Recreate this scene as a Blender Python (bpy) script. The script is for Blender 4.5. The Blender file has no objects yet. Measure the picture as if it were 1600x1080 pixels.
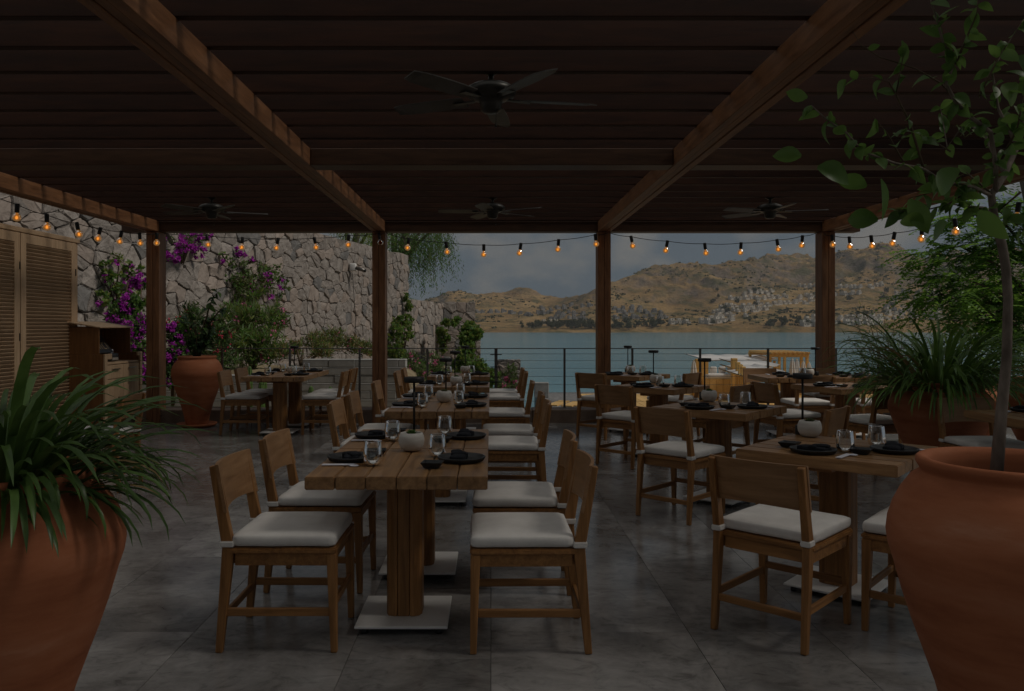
import bpy, bmesh, math, random
from mathutils import Vector, Matrix, noise, Euler
R = random.Random(7)
rad = math.radians
sc = bpy.context.scene
col = sc.collection

# ------------------------------------------------------------------ camera, light, exposure
F = 1270.0; CX = 767.0; CY = 507.0; EYE = 1.4
cam = bpy.data.cameras.new('camera'); camo = bpy.data.objects.new('camera', cam); col.objects.link(camo)
camo.location = (0, 0, EYE); camo.rotation_euler = (rad(90), 0, 0)
cam.sensor_width = 36; cam.lens = F / 1600 * 36
cam.shift_x = (800 - CX) / 1600; cam.shift_y = -(540 - CY) / 1600
cam.clip_start = 0.05; cam.clip_end = 20000
sc.camera = camo

SUN_EL, SUN_AZ = 48.0, 100.0
SUN_STRENGTH, SUN_ANGLE = 5.0, 12.0
SKY_STRENGTH = 0.05
sc.view_settings.view_transform = 'Standard'; sc.view_settings.look = 'None'
sc.view_settings.gamma = 1; sc.view_settings.use_curve_mapping = False
sc.view_settings.exposure = -1.76
world = bpy.data.worlds.new('World'); sc.world = world; world.use_nodes = True
def N(nt, t, **kw):
    n = nt.nodes.new(t)
    for k, v in kw.items():
        if k.startswith('i_'):
            n.inputs[int(k[2:]) if k[2:].isdigit() else k[2:]].default_value = v
        else: setattr(n, k, v)
    return n
def ramp(nt, stops):
    n = nt.nodes.new('ShaderNodeValToRGB'); e = n.color_ramp.elements
    while len(e) < len(stops): e.new(0.5)
    for k, (p, c) in enumerate(stops):
        e[k].position = p; e[k].color = c if len(c) == 4 else (*c, 1)
    return n
nt = world.node_tree; nt.nodes.clear(); L = nt.links.new
wout = N(nt, 'ShaderNodeOutputWorld'); bg = N(nt, 'ShaderNodeBackground')
sky = N(nt, 'ShaderNodeTexSky', sky_type='NISHITA', sun_disc=False, sun_elevation=rad(SUN_EL), sun_rotation=rad(SUN_AZ), dust_density=2.0)
tc = N(nt, 'ShaderNodeTexCoord')
mp = N(nt, 'ShaderNodeMapping'); mp.inputs['Scale'].default_value = (1.0, 1.0, 1.9); mp.inputs['Location'].default_value = (0.35, 0.1, 0.12)
L(tc.outputs['Generated'], mp.inputs[0])
n1 = N(nt, 'ShaderNodeTexNoise'); n1.inputs['Scale'].default_value = 6.0; n1.inputs['Detail'].default_value = 7; n1.inputs['Roughness'].default_value = 0.52
L(mp.outputs[0], n1.inputs[0])
cr = ramp(nt, [(0.48, (0, 0, 0)), (0.62, (1, 1, 1))]); L(n1.outputs[0], cr.inputs[0])
mulm = N(nt, 'ShaderNodeMath', operation='MULTIPLY'); mulm.inputs[1].default_value = 0.85; L(cr.outputs[0], mulm.inputs[0])
SKY_TINT = (5.0, 6.9, 8.8, 1); CLOUD = (10.9, 10.4, 9.4, 1)
mixa = N(nt, 'ShaderNodeMix', data_type='RGBA'); mixa.inputs[0].default_value = 0.72      # thin overcast veil in front of the blue
L(sky.outputs[0], mixa.inputs[6]); mixa.inputs[7].default_value = SKY_TINT
mixb = N(nt, 'ShaderNodeMix', data_type='RGBA'); L(mulm.outputs[0], mixb.inputs[0]); L(mixa.outputs[2], mixb.inputs[6]); mixb.inputs[7].default_value = CLOUD
L(mixb.outputs[2], bg.inputs[0]); bg.inputs[1].default_value = SKY_STRENGTH; L(bg.outputs[0], wout.inputs[0])
sl = bpy.data.lights.new('sun', 'SUN'); sl.energy = SUN_STRENGTH; sl.angle = rad(SUN_ANGLE); sl.color = (1, 0.92, 0.82)
so = bpy.data.objects.new('sun', sl); col.objects.link(so)
az, el = rad(SUN_AZ), rad(SUN_EL)
sdir = Vector((math.sin(az) * math.cos(el), math.cos(az) * math.cos(el), math.sin(el)))
so.rotation_euler = sdir.to_track_quat('Z', 'Y').to_euler(); so.location = sdir * 50
cy = sc.cycles
cy.use_denoising = True
cy.max_bounces = 7; cy.diffuse_bounces = 4; cy.glossy_bounces = 3; cy.transmission_bounces = 4; cy.transparent_max_bounces = 16
cy.caustics_reflective = False; cy.caustics_refractive = False; cy.sample_clamp_indirect = 4

# ------------------------------------------------------------------ helpers
def tag(o, label=None, cat=None, group=None, kind=None):
    if label: o['label'] = label
    if cat: o['category'] = cat
    if group: o['group'] = group
    if kind: o['kind'] = kind
    return o
def empty(name, loc=(0, 0, 0), rz=0):
    o = bpy.data.objects.new(name, None); o.empty_display_size = 0.1
    o.location = loc; o.rotation_euler = (0, 0, rz); col.objects.link(o); return o
def link(name, me, parent=None):
    o = bpy.data.objects.new(name, me); col.objects.link(o)
    if parent: o.parent = parent
    return o
KIDS = {}
def kids(o):
    return list(o.children)
def dup(o, parent=None, loc=None, rz=None):
    c = o.copy(); col.objects.link(c)
    if parent: c.parent = parent
    for ch in kids(o): dup(ch, c)
    if loc is not None: c.location = loc
    if rz is not None: c.rotation_euler = (0, 0, rz)
    return c
def X(px, D): return (px - CX) / F * D
def Z(py, D): return EYE - (py - CY) / F * D
def P(px, py, D): return Vector((X(px, D), D, Z(py, D)))

class MB:
    def __init__(s): s.v = []; s.f = []; s.m = []; s.sm = []
    def add(s, vs, fs, mi=0, smooth=False):
        b = len(s.v); s.v += [tuple(v) for v in vs]
        for f in fs: s.f.append(tuple(b + i for i in f)); s.m.append(mi); s.sm.append(smooth)
        return s
    def box(s, x0, x1, y0, y1, z0, z1, M=None, mi=0):
        vs = [Vector((x, y, z)) for z in (z0, z1) for y in (y0, y1) for x in (x0, x1)]
        if M is not None: vs = [M @ v for v in vs]
        return s.add(vs, [(0, 2, 3, 1), (4, 5, 7, 6), (0, 1, 5, 4), (2, 6, 7, 3), (0, 4, 6, 2), (1, 3, 7, 5)], mi)
    def bar(s, p0, p1, a0, b0, a1=None, b1=None, up=Vector((0, 0, 1)), mi=0):
        """tapered rectangular bar; a = full width across, b = full size along up"""
        p0, p1 = Vector(p0), Vector(p1); a1 = a0 if a1 is None else a1; b1 = b0 if b1 is None else b1
        d = (p1 - p0).normalized(); sd = d.cross(up)
        if sd.length < 1e-5: sd = d.cross(Vector((0, 1, 0)))
        sd.normalize(); u = sd.cross(d)
        vs = []
        for p, a, b in ((p0, a0, b0), (p1, a1, b1)):
            for i, j in ((-1, -1), (1, -1), (1, 1), (-1, 1)): vs.append(p + sd * a / 2 * i + u * b / 2 * j)
        return s.add(vs, [(0, 1, 2, 3), (7, 6, 5, 4), (0, 4, 5, 1), (1, 5, 6, 2), (2, 6, 7, 3), (3, 7, 4, 0)], mi)
    def tube(s, pts, rs, n=8, mi=0, caps=True):
        pts = [Vector(p) for p in pts]
        if not isinstance(rs, (list, tuple)): rs = [rs] * len(pts)
        vs, fs = [], []; prev = None
        for k, p in enumerate(pts):
            t = (pts[min(k + 1, len(pts) - 1)] - pts[max(k - 1, 0)]).normalized()
            if prev is None: prev = t.orthogonal().normalized()
            a = (prev - t * prev.dot(t)); a = a.normalized() if a.length > 1e-6 else t.orthogonal().normalized(); prev = a; b = t.cross(a)
            for q in range(n):
                g = 2 * math.pi * q / n; vs.append(p + (a * math.cos(g) + b * math.sin(g)) * rs[k])
        for k in range(len(pts) - 1):
            for q in range(n):
                q2 = (q + 1) % n; fs.append((k * n + q, k * n + q2, (k + 1) * n + q2, (k + 1) * n + q))
        if caps: fs.append(tuple(range(n - 1, -1, -1))); fs.append(tuple((len(pts) - 1) * n + q for q in range(n)))
        return s.add(vs, fs, mi, True)
    def lathe(s, prof, n=24, c=(0, 0, 0), mi=0, capb=False, capt=False, wob=0):
        vs, fs = [], []
        for k, (r, z) in enumerate(prof):
            for q in range(n):
                g = 2 * math.pi * q / n
                w = 1 + (wob * noise.noise(Vector((math.cos(g) * 1.3, math.sin(g) * 1.3, z * 2))) if wob else 0)
                vs.append((c[0] + r * w * math.cos(g), c[1] + r * w * math.sin(g), c[2] + z))
        for k in range(len(prof) - 1):
            for q in range(n):
                q2 = (q + 1) % n; fs.append((k * n + q, k * n + q2, (k + 1) * n + q2, (k + 1) * n + q))
        s.add(vs, fs, mi, True)
        b = len(s.v) - len(vs)
        if capb: s.f.append(tuple(b + q for q in range(n - 1, -1, -1))); s.m.append(mi); s.sm.append(False)
        if capt: s.f.append(tuple(b + (len(prof) - 1) * n + q for q in range(n))); s.m.append(mi); s.sm.append(False)
        return s
    def rbox(s, c, h, r, cuts=5, puff=0.0, wr=0.0, M=None, mi=0, seed=0):
        """rounded box: centre c, half sizes h, corner radius r, optional puffed top and wrinkles"""
        n = cuts; idx = {}; vs = []; fs = []
        def g(i):                                      # spacing concentrates at the rims
            t = -1 + 2 * i / n; return math.copysign(abs(t) ** 0.6, t)
        def vid(a, b, cc):
            k = (a, b, cc)
            if k not in idx:
                p = Vector((g(a) * h[0], g(b) * h[1], g(cc) * h[2]))
                q = Vector([max(-(h[i] - r), min(h[i] - r, p[i])) for i in range(3)])
                d = p - q
                if d.length > 1e-9: p = q + d.normalized() * min(r, d.length if d.length < r and False else r)
                ux, uy = p.x / h[0], p.y / h[1]
                if puff and p.z > 0: p.z += puff * (1 - ux * ux) * (1 - uy * uy)
                if wr:
                    nv = noise.noise(Vector((p.x * 9 + seed, p.y * 9, p.z * 14))); p += p.normalized() * wr * nv
                p += Vector(c)
                if M is not None: p = M @ p
                idx[k] = len(vs); vs.append(p)
            return idx[k]
        for a in range(n):
            for b in range(n):
                fs.append((vid(a, b, 0), vid(a, b + 1, 0), vid(a + 1, b + 1, 0), vid(a + 1, b, 0)))
                fs.append((vid(a, b, n), vid(a + 1, b, n), vid(a + 1, b + 1, n), vid(a, b + 1, n)))
                fs.append((vid(a, 0, b), vid(a + 1, 0, b), vid(a + 1, 0, b + 1), vid(a, 0, b + 1)))
                fs.append((vid(a, n, b), vid(a, n, b + 1), vid(a + 1, n, b + 1), vid(a + 1, n, b)))
                fs.append((vid(0, a, b), vid(0, a, b + 1), vid(0, a + 1, b + 1), vid(0, a + 1, b)))
                fs.append((vid(n, a, b), vid(n, a + 1, b), vid(n, a + 1, b + 1), vid(n, a, b + 1)))
        return s.add(vs, fs, mi, True)
    def leaf(s, p, d, nrm, ln, w, mi=0, fold=0.15):
        d = d.normalized(); sd = d.cross(nrm)
        if sd.length < 1e-4: sd = d.orthogonal()
        sd.normalize(); nn = sd.cross(d)
        m = p + d * ln * 0.45
        s.add([p, m + sd * w / 2 + nn * w * fold, p + d * ln, m - sd * w / 2 + nn * w * fold], [(0, 1, 2), (0, 2, 3)], mi)
    def mesh(s, name, mats, bevel=0, seg=1):
        me = bpy.data.meshes.new(name); me.from_pydata(s.v, [], s.f)
        for m in (mats if isinstance(mats, (list, tuple)) else [mats]): me.materials.append(m)
        me.polygons.foreach_set('material_index', s.m); me.polygons.foreach_set('use_smooth', s.sm); me.update()
        if bevel:
            bm = bmesh.new(); bm.from_mesh(me)
            bmesh.ops.bevel(bm, geom=list(bm.edges), offset=bevel, segments=seg, affect='EDGES', clamp_overlap=True)
            bm.to_mesh(me); bm.free()
        return me
    def build(s, name, mats, parent=None, bevel=0, seg=1):
        return link(name, s.mesh(name, mats, bevel, seg), parent)

# ------------------------------------------------------------------ materials
def mat(name, colr=(0.5, 0.5, 0.5), rough=0.6, metal=0, spec=0.5):
    m = bpy.data.materials.new(name); m.use_nodes = True
    b = m.node_tree.nodes['Principled BSDF']
    b.inputs['Base Color'].default_value = (*colr, 1); b.inputs['Roughness'].default_value = rough
    b.inputs['Metallic'].default_value = metal; b.inputs['Specular IOR Level'].default_value = spec
    return m
def coords(nt, scale, rand=True, kind='Object'):
    t = nt.nodes.new('ShaderNodeTexCoord'); m = nt.nodes.new('ShaderNodeMapping'); m.inputs['Scale'].default_value = scale
    nt.links.new(t.outputs[kind], m.inputs[0])
    if rand:
        oi = nt.nodes.new('ShaderNodeObjectInfo'); mu = nt.nodes.new('ShaderNodeMath'); mu.operation = 'MULTIPLY'; mu.inputs[1].default_value = 37
        nt.links.new(oi.outputs['Random'], mu.inputs[0]); nt.links.new(mu.outputs[0], m.inputs['Location'])
    return m
def noisy(name, stops, scale=(1, 1, 1), nscale=5, detail=6, rough=0.6, bump=0.2, bdist=0.01, rand=True, spec=0.4, roughn=0.6, var=0.0, kind='Object', rvar=0.0, dist=0.0):
    """noise-driven colour ramp with bump from the same noise; var = lightness spread from object to object"""
    m = mat(name, rough=rough, spec=spec); nt = m.node_tree; b = nt.nodes['Principled BSDF']; Lk = nt.links.new
    c = coords(nt, scale, rand, kind)
    n = N(nt, 'ShaderNodeTexNoise'); n.inputs['Scale'].default_value = nscale; n.inputs['Detail'].default_value = detail; n.inputs['Roughness'].default_value = roughn; n.inputs['Distortion'].default_value = dist
    Lk(c.outputs[0], n.inputs[0])
    r = ramp(nt, stops); Lk(n.outputs[0], r.inputs[0]); out = r.outputs[0]
    if var:
        oi = N(nt, 'ShaderNodeObjectInfo'); mr = N(nt, 'ShaderNodeMapRange'); mr.inputs[3].default_value = 1 - var; mr.inputs[4].default_value = 1 + var
        Lk(oi.outputs['Random'], mr.inputs[0]); hs = N(nt, 'ShaderNodeHueSaturation'); Lk(mr.outputs[0], hs.inputs['Value']); Lk(out, hs.inputs['Color']); out = hs.outputs[0]
    Lk(out, b.inputs['Base Color'])
    if bump:
        bp = N(nt, 'ShaderNodeBump'); bp.inputs['Strength'].default_value = bump; bp.inputs['Distance'].default_value = bdist
        Lk(n.outputs[0], bp.inputs['Height']); Lk(bp.outputs[0], b.inputs['Normal'])
    if rvar:
        mr = N(nt, 'ShaderNodeMapRange'); mr.inputs[3].default_value = rough - rvar; mr.inputs[4].default_value = rough + rvar
        Lk(n.outputs[0], mr.inputs[0]); Lk(mr.outputs[0], b.inputs['Roughness'])
    return m
def wood(name, dark, light, axis, rough=0.5, var=0.12, fine=26, bump=0.12, spec=0.4):
    s = [fine, fine, fine]; s[axis] = 1.6
    m = noisy(name, [(0.28, dark), (0.5, tuple((a + b) / 2 for a, b in zip(dark, light))), (0.72, light)], tuple(s), 1.6, 7, rough, bump, 0.004, True, spec, 0.62, var, rvar=0.08, dist=0.6)
    return m
TD, TL = (0.15, 0.063, 0.017), (0.39, 0.188, 0.062)
teak = [wood('teak_%d' % a, TD, TL, a) for a in range(3)]
top_teak = [wood('table_top_teak_%d' % a, (0.17, 0.085, 0.034), (0.40, 0.225, 0.10), a, 0.36, 0.12, 22, 0.15) for a in range(3)]
panel_teak = wood('backrest_teak', (0.20, 0.10, 0.042), (0.36, 0.205, 0.10), 0, 0.42, 0.1, 18)
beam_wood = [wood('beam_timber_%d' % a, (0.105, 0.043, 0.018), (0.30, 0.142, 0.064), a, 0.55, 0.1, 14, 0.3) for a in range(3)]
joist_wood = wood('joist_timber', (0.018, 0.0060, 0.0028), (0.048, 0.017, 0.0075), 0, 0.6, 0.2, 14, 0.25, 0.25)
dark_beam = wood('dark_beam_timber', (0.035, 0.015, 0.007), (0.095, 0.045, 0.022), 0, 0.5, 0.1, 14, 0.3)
board_wood = wood('roof_board_timber', (0.02, 0.009, 0.005), (0.05, 0.024, 0.014), 1, 0.7, 0.1, 14, 0.2, 0.2)
oak_x, oak_y, oak_z = [wood('cabinet_oak_%d' % a, (0.46, 0.305, 0.18), (0.64, 0.46, 0.29), a, 0.5, 0.06, 20, 0.08) for a in range(3)]
walnut = wood('station_walnut', (0.14, 0.06, 0.02), (0.26, 0.12, 0.042), 2, 0.45, 0.05, 16, 0.06)
terracotta = noisy('terracotta', [(0.25, (0.26, 0.080, 0.034)), (0.48, (0.38, 0.132, 0.060)), (0.62, (0.42, 0.16, 0.080)), (0.8, (0.50, 0.25, 0.155))], (1, 1, 4.5), 2.6, 11, 0.8, 0.35, 0.008, True, 0.25, 0.6, 0.05)
white_cloth = noisy('cushion_canvas', [(0.3, (0.62, 0.60, 0.57)), (0.7, (0.74, 0.72, 0.69))], (1, 1, 1), 9, 5, 0.92, 0.25, 0.006, True, 0.1)
white_metal = noisy('powder_coated_steel', [(0.3, (0.66, 0.65, 0.63)), (0.7, (0.76, 0.75, 0.73))], (1, 1, 1), 6, 6, 0.45, 0.05, 0.002)
black_ware = noisy('black_stoneware', [(0.3, (0.012, 0.013, 0.014)), (0.7, (0.028, 0.03, 0.032))], (1, 1, 1), 30, 4, 0.38, 0.2, 0.002, spec=0.5)
black_cloth = noisy('black_napkin_cloth', [(0.3, (0.010, 0.011, 0.014)), (0.7, (0.024, 0.026, 0.032))], (1, 1, 1), 40, 4, 0.9, 0.3, 0.003, spec=0.15)
black_metal = mat('black_metal', (0.02, 0.02, 0.02), 0.45, 0.4)
fan_metal = mat('fan_bronze', (0.035, 0.034, 0.030), 0.38, 0.6)
fan_blade_m = noisy('fan_blade', [(0.3, (0.03, 0.028, 0.024)), (0.7, (0.06, 0.056, 0.05))], (1, 1, 1), 8, 4, 0.45, 0.05)
steel = mat('fence_steel', (0.16, 0.15, 0.14), 0.4, 0.85)
chrome = mat('drawer_handle_steel', (0.4, 0.4, 0.4), 0.3, 1)
white_ceramic = noisy('white_ceramic', [(0.3, (0.50, 0.48, 0.44)), (0.7, (0.64, 0.62, 0.58))], (1, 1, 6), 5, 5, 0.7, 0.3, 0.003)
paper = mat('white_paper', (0.62, 0.62, 0.68), 0.8)
soil_m = noisy('potting_soil', [(0.3, (0.02, 0.014, 0.01)), (0.7, (0.07, 0.05, 0.035))], (1, 1, 1), 40, 6, 0.95, 1.0, 0.02)
def leafmat(name, a, b, rough=0.42, trans=0.25):
    m = mat(name, a, rough, spec=0.4); nt = m.node_tree; bs = nt.nodes['Principled BSDF']; Lk = nt.links.new
    oi = N(nt, 'ShaderNodeObjectInfo'); c = coords(nt, (1, 1, 1), True); n = N(nt, 'ShaderNodeTexNoise'); n.inputs['Scale'].default_value = 7
    Lk(c.outputs[0], n.inputs[0]); r = ramp(nt, [(0.3, a), (0.7, b)]); Lk(n.outputs[0], r.inputs[0]); Lk(r.outputs[0], bs.inputs['Base Color'])
    tr = N(nt, 'ShaderNodeBsdfTranslucent'); hs = N(nt, 'ShaderNodeHueSaturation'); hs.inputs['Value'].default_value = 1.5; hs.inputs['Hue'].default_value = 0.485
    Lk(r.outputs[0], hs.inputs['Color']); Lk(hs.outputs[0], tr.inputs[0])
    mx = N(nt, 'ShaderNodeMixShader'); mx.inputs[0].default_value = trans; Lk(bs.outputs[0], mx.inputs[1]); Lk(tr.outputs[0], mx.inputs[2])
    Lk(mx.outputs[0], nt.nodes['Material Output'].inputs[0])
    return m
g_strap = leafmat('strap_leaf_green', (0.035, 0.075, 0.018), (0.075, 0.14, 0.035), 0.36)
g_strap2 = leafmat('strap_leaf_light', (0.06, 0.12, 0.026), (0.11, 0.20, 0.05), 0.36)
g_mop = leafmat('grassy_leaf', (0.09, 0.18, 0.03), (0.16, 0.28, 0.06), 0.36)
g_citrus = leafmat('citrus_leaf_green', (0.05, 0.115, 0.022), (0.10, 0.195, 0.045), 0.38, 0.42)
g_dark = leafmat('dark_leaf', (0.02, 0.05, 0.014), (0.045, 0.095, 0.028), 0.38, 0.25)
g_mid = leafmat('mid_leaf', (0.07, 0.15, 0.03), (0.13, 0.24, 0.055), 0.5, 0.45)
g_bright = leafmat('bright_leaf', (0.11, 0.25, 0.03), (0.20, 0.38, 0.06), 0.5, 0.5)
g_yel = leafmat('yellow_leaf', (0.12, 0.17, 0.03), (0.20, 0.25, 0.06), 0.5, 0.35)
g_olive = leafmat('olive_leaf', (0.07, 0.085, 0.035), (0.13, 0.14, 0.06), 0.6, 0.2)
g_dry = leafmat('dry_leaf', (0.22, 0.15, 0.06), (0.32, 0.22, 0.10), 0.7, 0.2)
magenta = leafmat('bougainvillea_bract', (0.30, 0.02, 0.30), (0.52, 0.05, 0.50), 0.6, 0.35)
pinkfl = leafmat('pink_petal', (0.55, 0.10, 0.22), (0.65, 0.22, 0.35), 0.6, 0.3)
redfl = leafmat('red_petal', (0.50, 0.015, 0.05), (0.6, 0.05, 0.12), 0.6, 0.3)
bark = noisy('grey_bark', [(0.3, (0.10, 0.08, 0.062)), (0.7, (0.24, 0.20, 0.165))], (1, 1, 0.35), 30, 6, 0.85, 0.7, 0.008)
twig = noisy('brown_twig', [(0.3, (0.05, 0.035, 0.02)), (0.7, (0.12, 0.085, 0.05))], (1, 1, 1), 20, 4, 0.8, 0.2)
stone_m = noisy('field_stone', [(0.28, (0.16, 0.140, 0.124)), (0.46, (0.28, 0.250, 0.226)), (0.68, (0.37, 0.336, 0.306))], (1, 1, 1), 5.5, 10, 0.9, 1.0, 0.06, True, 0.2, 0.65, 0.22)
stone_warm = noisy('field_stone_warm', [(0.22, (0.19, 0.158, 0.136)), (0.5, (0.32, 0.27, 0.235)), (0.8, (0.41, 0.355, 0.315))], (1, 1, 1), 4.2, 9, 0.9, 0.7, 0.05, True, 0.2, 0.65, 0.15)
stone_dark = noisy('field_stone_dark', [(0.22, (0.10, 0.098, 0.096)), (0.8, (0.26, 0.25, 0.24))], (1, 1, 1), 4.2, 9, 0.9, 0.7, 0.05, True, 0.2, 0.65, 0.15)
mortar = noisy('wall_mortar', [(0.3, (0.13, 0.115, 0.10)), (0.7, (0.24, 0.215, 0.19))], (1, 1, 1), 9, 8, 0.95, 0.8, 0.04, False)
block_m = noisy('pale_block', [(0.25, (0.24, 0.24, 0.23)), (0.55, (0.35, 0.345, 0.33)), (0.8, (0.43, 0.42, 0.40))], (1, 1, 1), 3.5, 9, 0.9, 0.35, 0.015, True, 0.2, 0.65, 0.08)
kerb_m = noisy('brown_kerb_stone', [(0.25, (0.12, 0.085, 0.065)), (0.75, (0.25, 0.19, 0.15))], (1, 1, 1), 5, 9, 0.75, 0.35, 0.01, True, 0.3)
earth = noisy('garden_earth', [(0.3, (0.13, 0.10, 0.06)), (0.5, (0.22, 0.17, 0.10)), (0.7, (0.30, 0.25, 0.15))], (1, 1, 1), 1.4, 9, 0.95, 0.8, 0.08, False)
paving = noisy('pale_paving', [(0.3, (0.30, 0.28, 0.26)), (0.7, (0.42, 0.40, 0.37))], (1, 1, 1), 1.2, 8, 0.85, 0.3, 0.02, False)

# floor travertine: blotchy grey with fine veins and pits, semi-polished
def floor_mat():
    m = mat('grey_travertine', rough=0.34, spec=0.7); nt = m.node_tree; b = nt.nodes['Principled BSDF']; Lk = nt.links.new
    c = coords(nt, (1, 1, 1), True); c2 = coords(nt, (1.0, 1.5, 1), True)
    a = N(nt, 'ShaderNodeTexNoise'); a.inputs['Scale'].default_value = 1.7; a.inputs['Detail'].default_value = 9; a.inputs['Roughness'].default_value = 0.66; a.inputs['Distortion'].default_value = 0.8
    d = N(nt, 'ShaderNodeTexNoise'); d.inputs['Scale'].default_value = 9; d.inputs['Detail'].default_value = 10; d.inputs['Roughness'].default_value = 0.66; d.inputs['Distortion'].default_value = 1.2
    Lk(c.outputs[0], a.inputs[0]); Lk(c2.outputs[0], d.inputs[0])
    r1 = ramp(nt, [(0.28, (0.10, 0.096, 0.093)), (0.44, (0.19, 0.184, 0.179)), (0.56, (0.27, 0.264, 0.258)), (0.75, (0.37, 0.364, 0.356))])
    r2 = ramp(nt, [(0.32, (0.5, 0.49, 0.48)), (0.46, (0.9, 0.89, 0.88)), (0.65, (1.1, 1.08, 1.06))])
    Lk(a.outputs[0], r1.inputs[0]); Lk(d.outputs[0], r2.inputs[0])
    mx = N(nt, 'ShaderNodeMix', data_type='RGBA', blend_type='MULTIPLY'); mx.inputs[0].default_value = 0.8; Lk(r1.outputs[0], mx.inputs[6]); Lk(r2.outputs[0], mx.inputs[7])
    oi = N(nt, 'ShaderNodeObjectInfo'); mr = N(nt, 'ShaderNodeMapRange'); mr.inputs[3].default_value = 0.78; mr.inputs[4].default_value = 1.16; Lk(oi.outputs['Random'], mr.inputs[0])
    hs = N(nt, 'ShaderNodeHueSaturation'); Lk(mx.outputs[2], hs.inputs['Color']); Lk(mr.outputs[0], hs.inputs['Value']); Lk(hs.outputs[0], b.inputs['Base Color'])
    rr = N(nt, 'ShaderNodeMapRange'); rr.inputs[3].default_value = 0.08; rr.inputs[4].default_value = 0.28; Lk(d.outputs[0], rr.inputs[0]); Lk(rr.outputs[0], b.inputs['Roughness'])
    bp = N(nt, 'ShaderNodeBump'); bp.inputs['Strength'].default_value = 0.06; bp.inputs['Distance'].default_value = 0.004; Lk(d.outputs[0], bp.inputs['Height']); Lk(bp.outputs[0], b.inputs['Normal'])
    return m
travertine = floor_mat()
grout = noisy('floor_grout', [(0.3, (0.10, 0.092, 0.085)), (0.7, (0.16, 0.15, 0.14))], (1, 1, 1), 20, 3, 0.9, 0.2, rand=False)
def glass_mat():
    m = bpy.data.materials.new('drinking_glass'); m.use_nodes = True; nt = m.node_tree; nt.nodes.clear(); Lk = nt.links.new
    o = N(nt, 'ShaderNodeOutputMaterial'); t = N(nt, 'ShaderNodeBsdfTransparent'); t.inputs[0].default_value = (0.93, 0.94, 0.93, 1)
    g = N(nt, 'ShaderNodeBsdfGlossy'); g.inputs['Roughness'].default_value = 0.03; g.inputs[0].default_value = (1, 1, 1, 1)
    fr = N(nt, 'ShaderNodeFresnel'); fr.inputs[0].default_value = 1.5; mx = N(nt, 'ShaderNodeMixShader')
    mu = N(nt, 'ShaderNodeMath', operation='MULTIPLY'); mu.inputs[1].default_value = 1.3; mu.use_clamp = True; Lk(fr.outputs[0], mu.inputs[0])
    Lk(mu.outputs[0], mx.inputs[0]); Lk(t.outputs[0], mx.inputs[1]); Lk(g.outputs[0], mx.inputs[2]); Lk(mx.outputs[0], o.inputs[0]); return m
glass = glass_mat()
def bulb_mat(lit):
    m = bpy.data.materials.new('amber_bulb_glass' if lit else 'unlit_bulb_glass'); m.use_nodes = True; nt = m.node_tree; nt.nodes.clear(); Lk = nt.links.new
    o = N(nt, 'ShaderNodeOutputMaterial'); t = N(nt, 'ShaderNodeBsdfTransparent'); t.inputs[0].default_value = (0.92, 0.50, 0.16, 1)
    g = N(nt, 'ShaderNodeBsdfGlossy'); g.inputs['Roughness'].default_value = 0.05
    lw = N(nt, 'ShaderNodeFresnel'); lw.inputs[0].default_value = 1.45; mx = N(nt, 'ShaderNodeMixShader'); Lk(lw.outputs[0], mx.inputs[0]); Lk(t.outputs[0], mx.inputs[1]); Lk(g.outputs[0], mx.inputs[2])
    sh = mx.outputs[0]
    if lit:
        e = N(nt, 'ShaderNodeEmission'); e.inputs[0].default_value = (1, 0.48, 0.12, 1); e.inputs[1].default_value = BULB_GLOW
        ad = N(nt, 'ShaderNodeAddShader'); Lk(sh, ad.inputs[0]); Lk(e.outputs[0], ad.inputs[1]); sh = ad.outputs[0]
    Lk(sh, o.inputs[0]); return m
BULB_GLOW = 0.36; FILAMENT = 3.2
amber = bulb_mat(True); unlit = bulb_mat(False)
def emis(name, c, s):
    m = bpy.data.materials.new(name); m.use_nodes = True; nt = m.node_tree; nt.nodes.clear()
    o = N(nt, 'ShaderNodeOutputMaterial'); e = N(nt, 'ShaderNodeEmission'); e.inputs[0].default_value = (*c, 1); e.inputs[1].default_value = s; nt.links.new(e.outputs[0], o.inputs[0]); return m
filament_m = emis('glowing_filament', (1, 0.55, 0.16), FILAMENT)

# ------------------------------------------------------------------ ground, floor, sea, hills
SEA_Z = -8.0
def grid(name, fn, xs, ys, m, kind='structure', parent=None):
    b = MB(); nx = len(xs)
    vs = [fn(x, y) for y in ys for x in xs]
    fs = [(j * nx + i, j * nx + i + 1, (j + 1) * nx + i + 1, (j + 1) * nx + i) for j in range(len(ys) - 1) for i in range(nx - 1)]
    b.add(vs, fs, 0, True); o = b.build(name, m, parent)
    if kind: o['kind'] = kind
    return o
def lin(a, b, n): return [a + (b - a) * i / n for i in range(n + 1)]
def sstep(a, b, x):
    t = max(0, min(1, (x - a) / (b - a))); return t * t * (3 - 2 * t)

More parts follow.
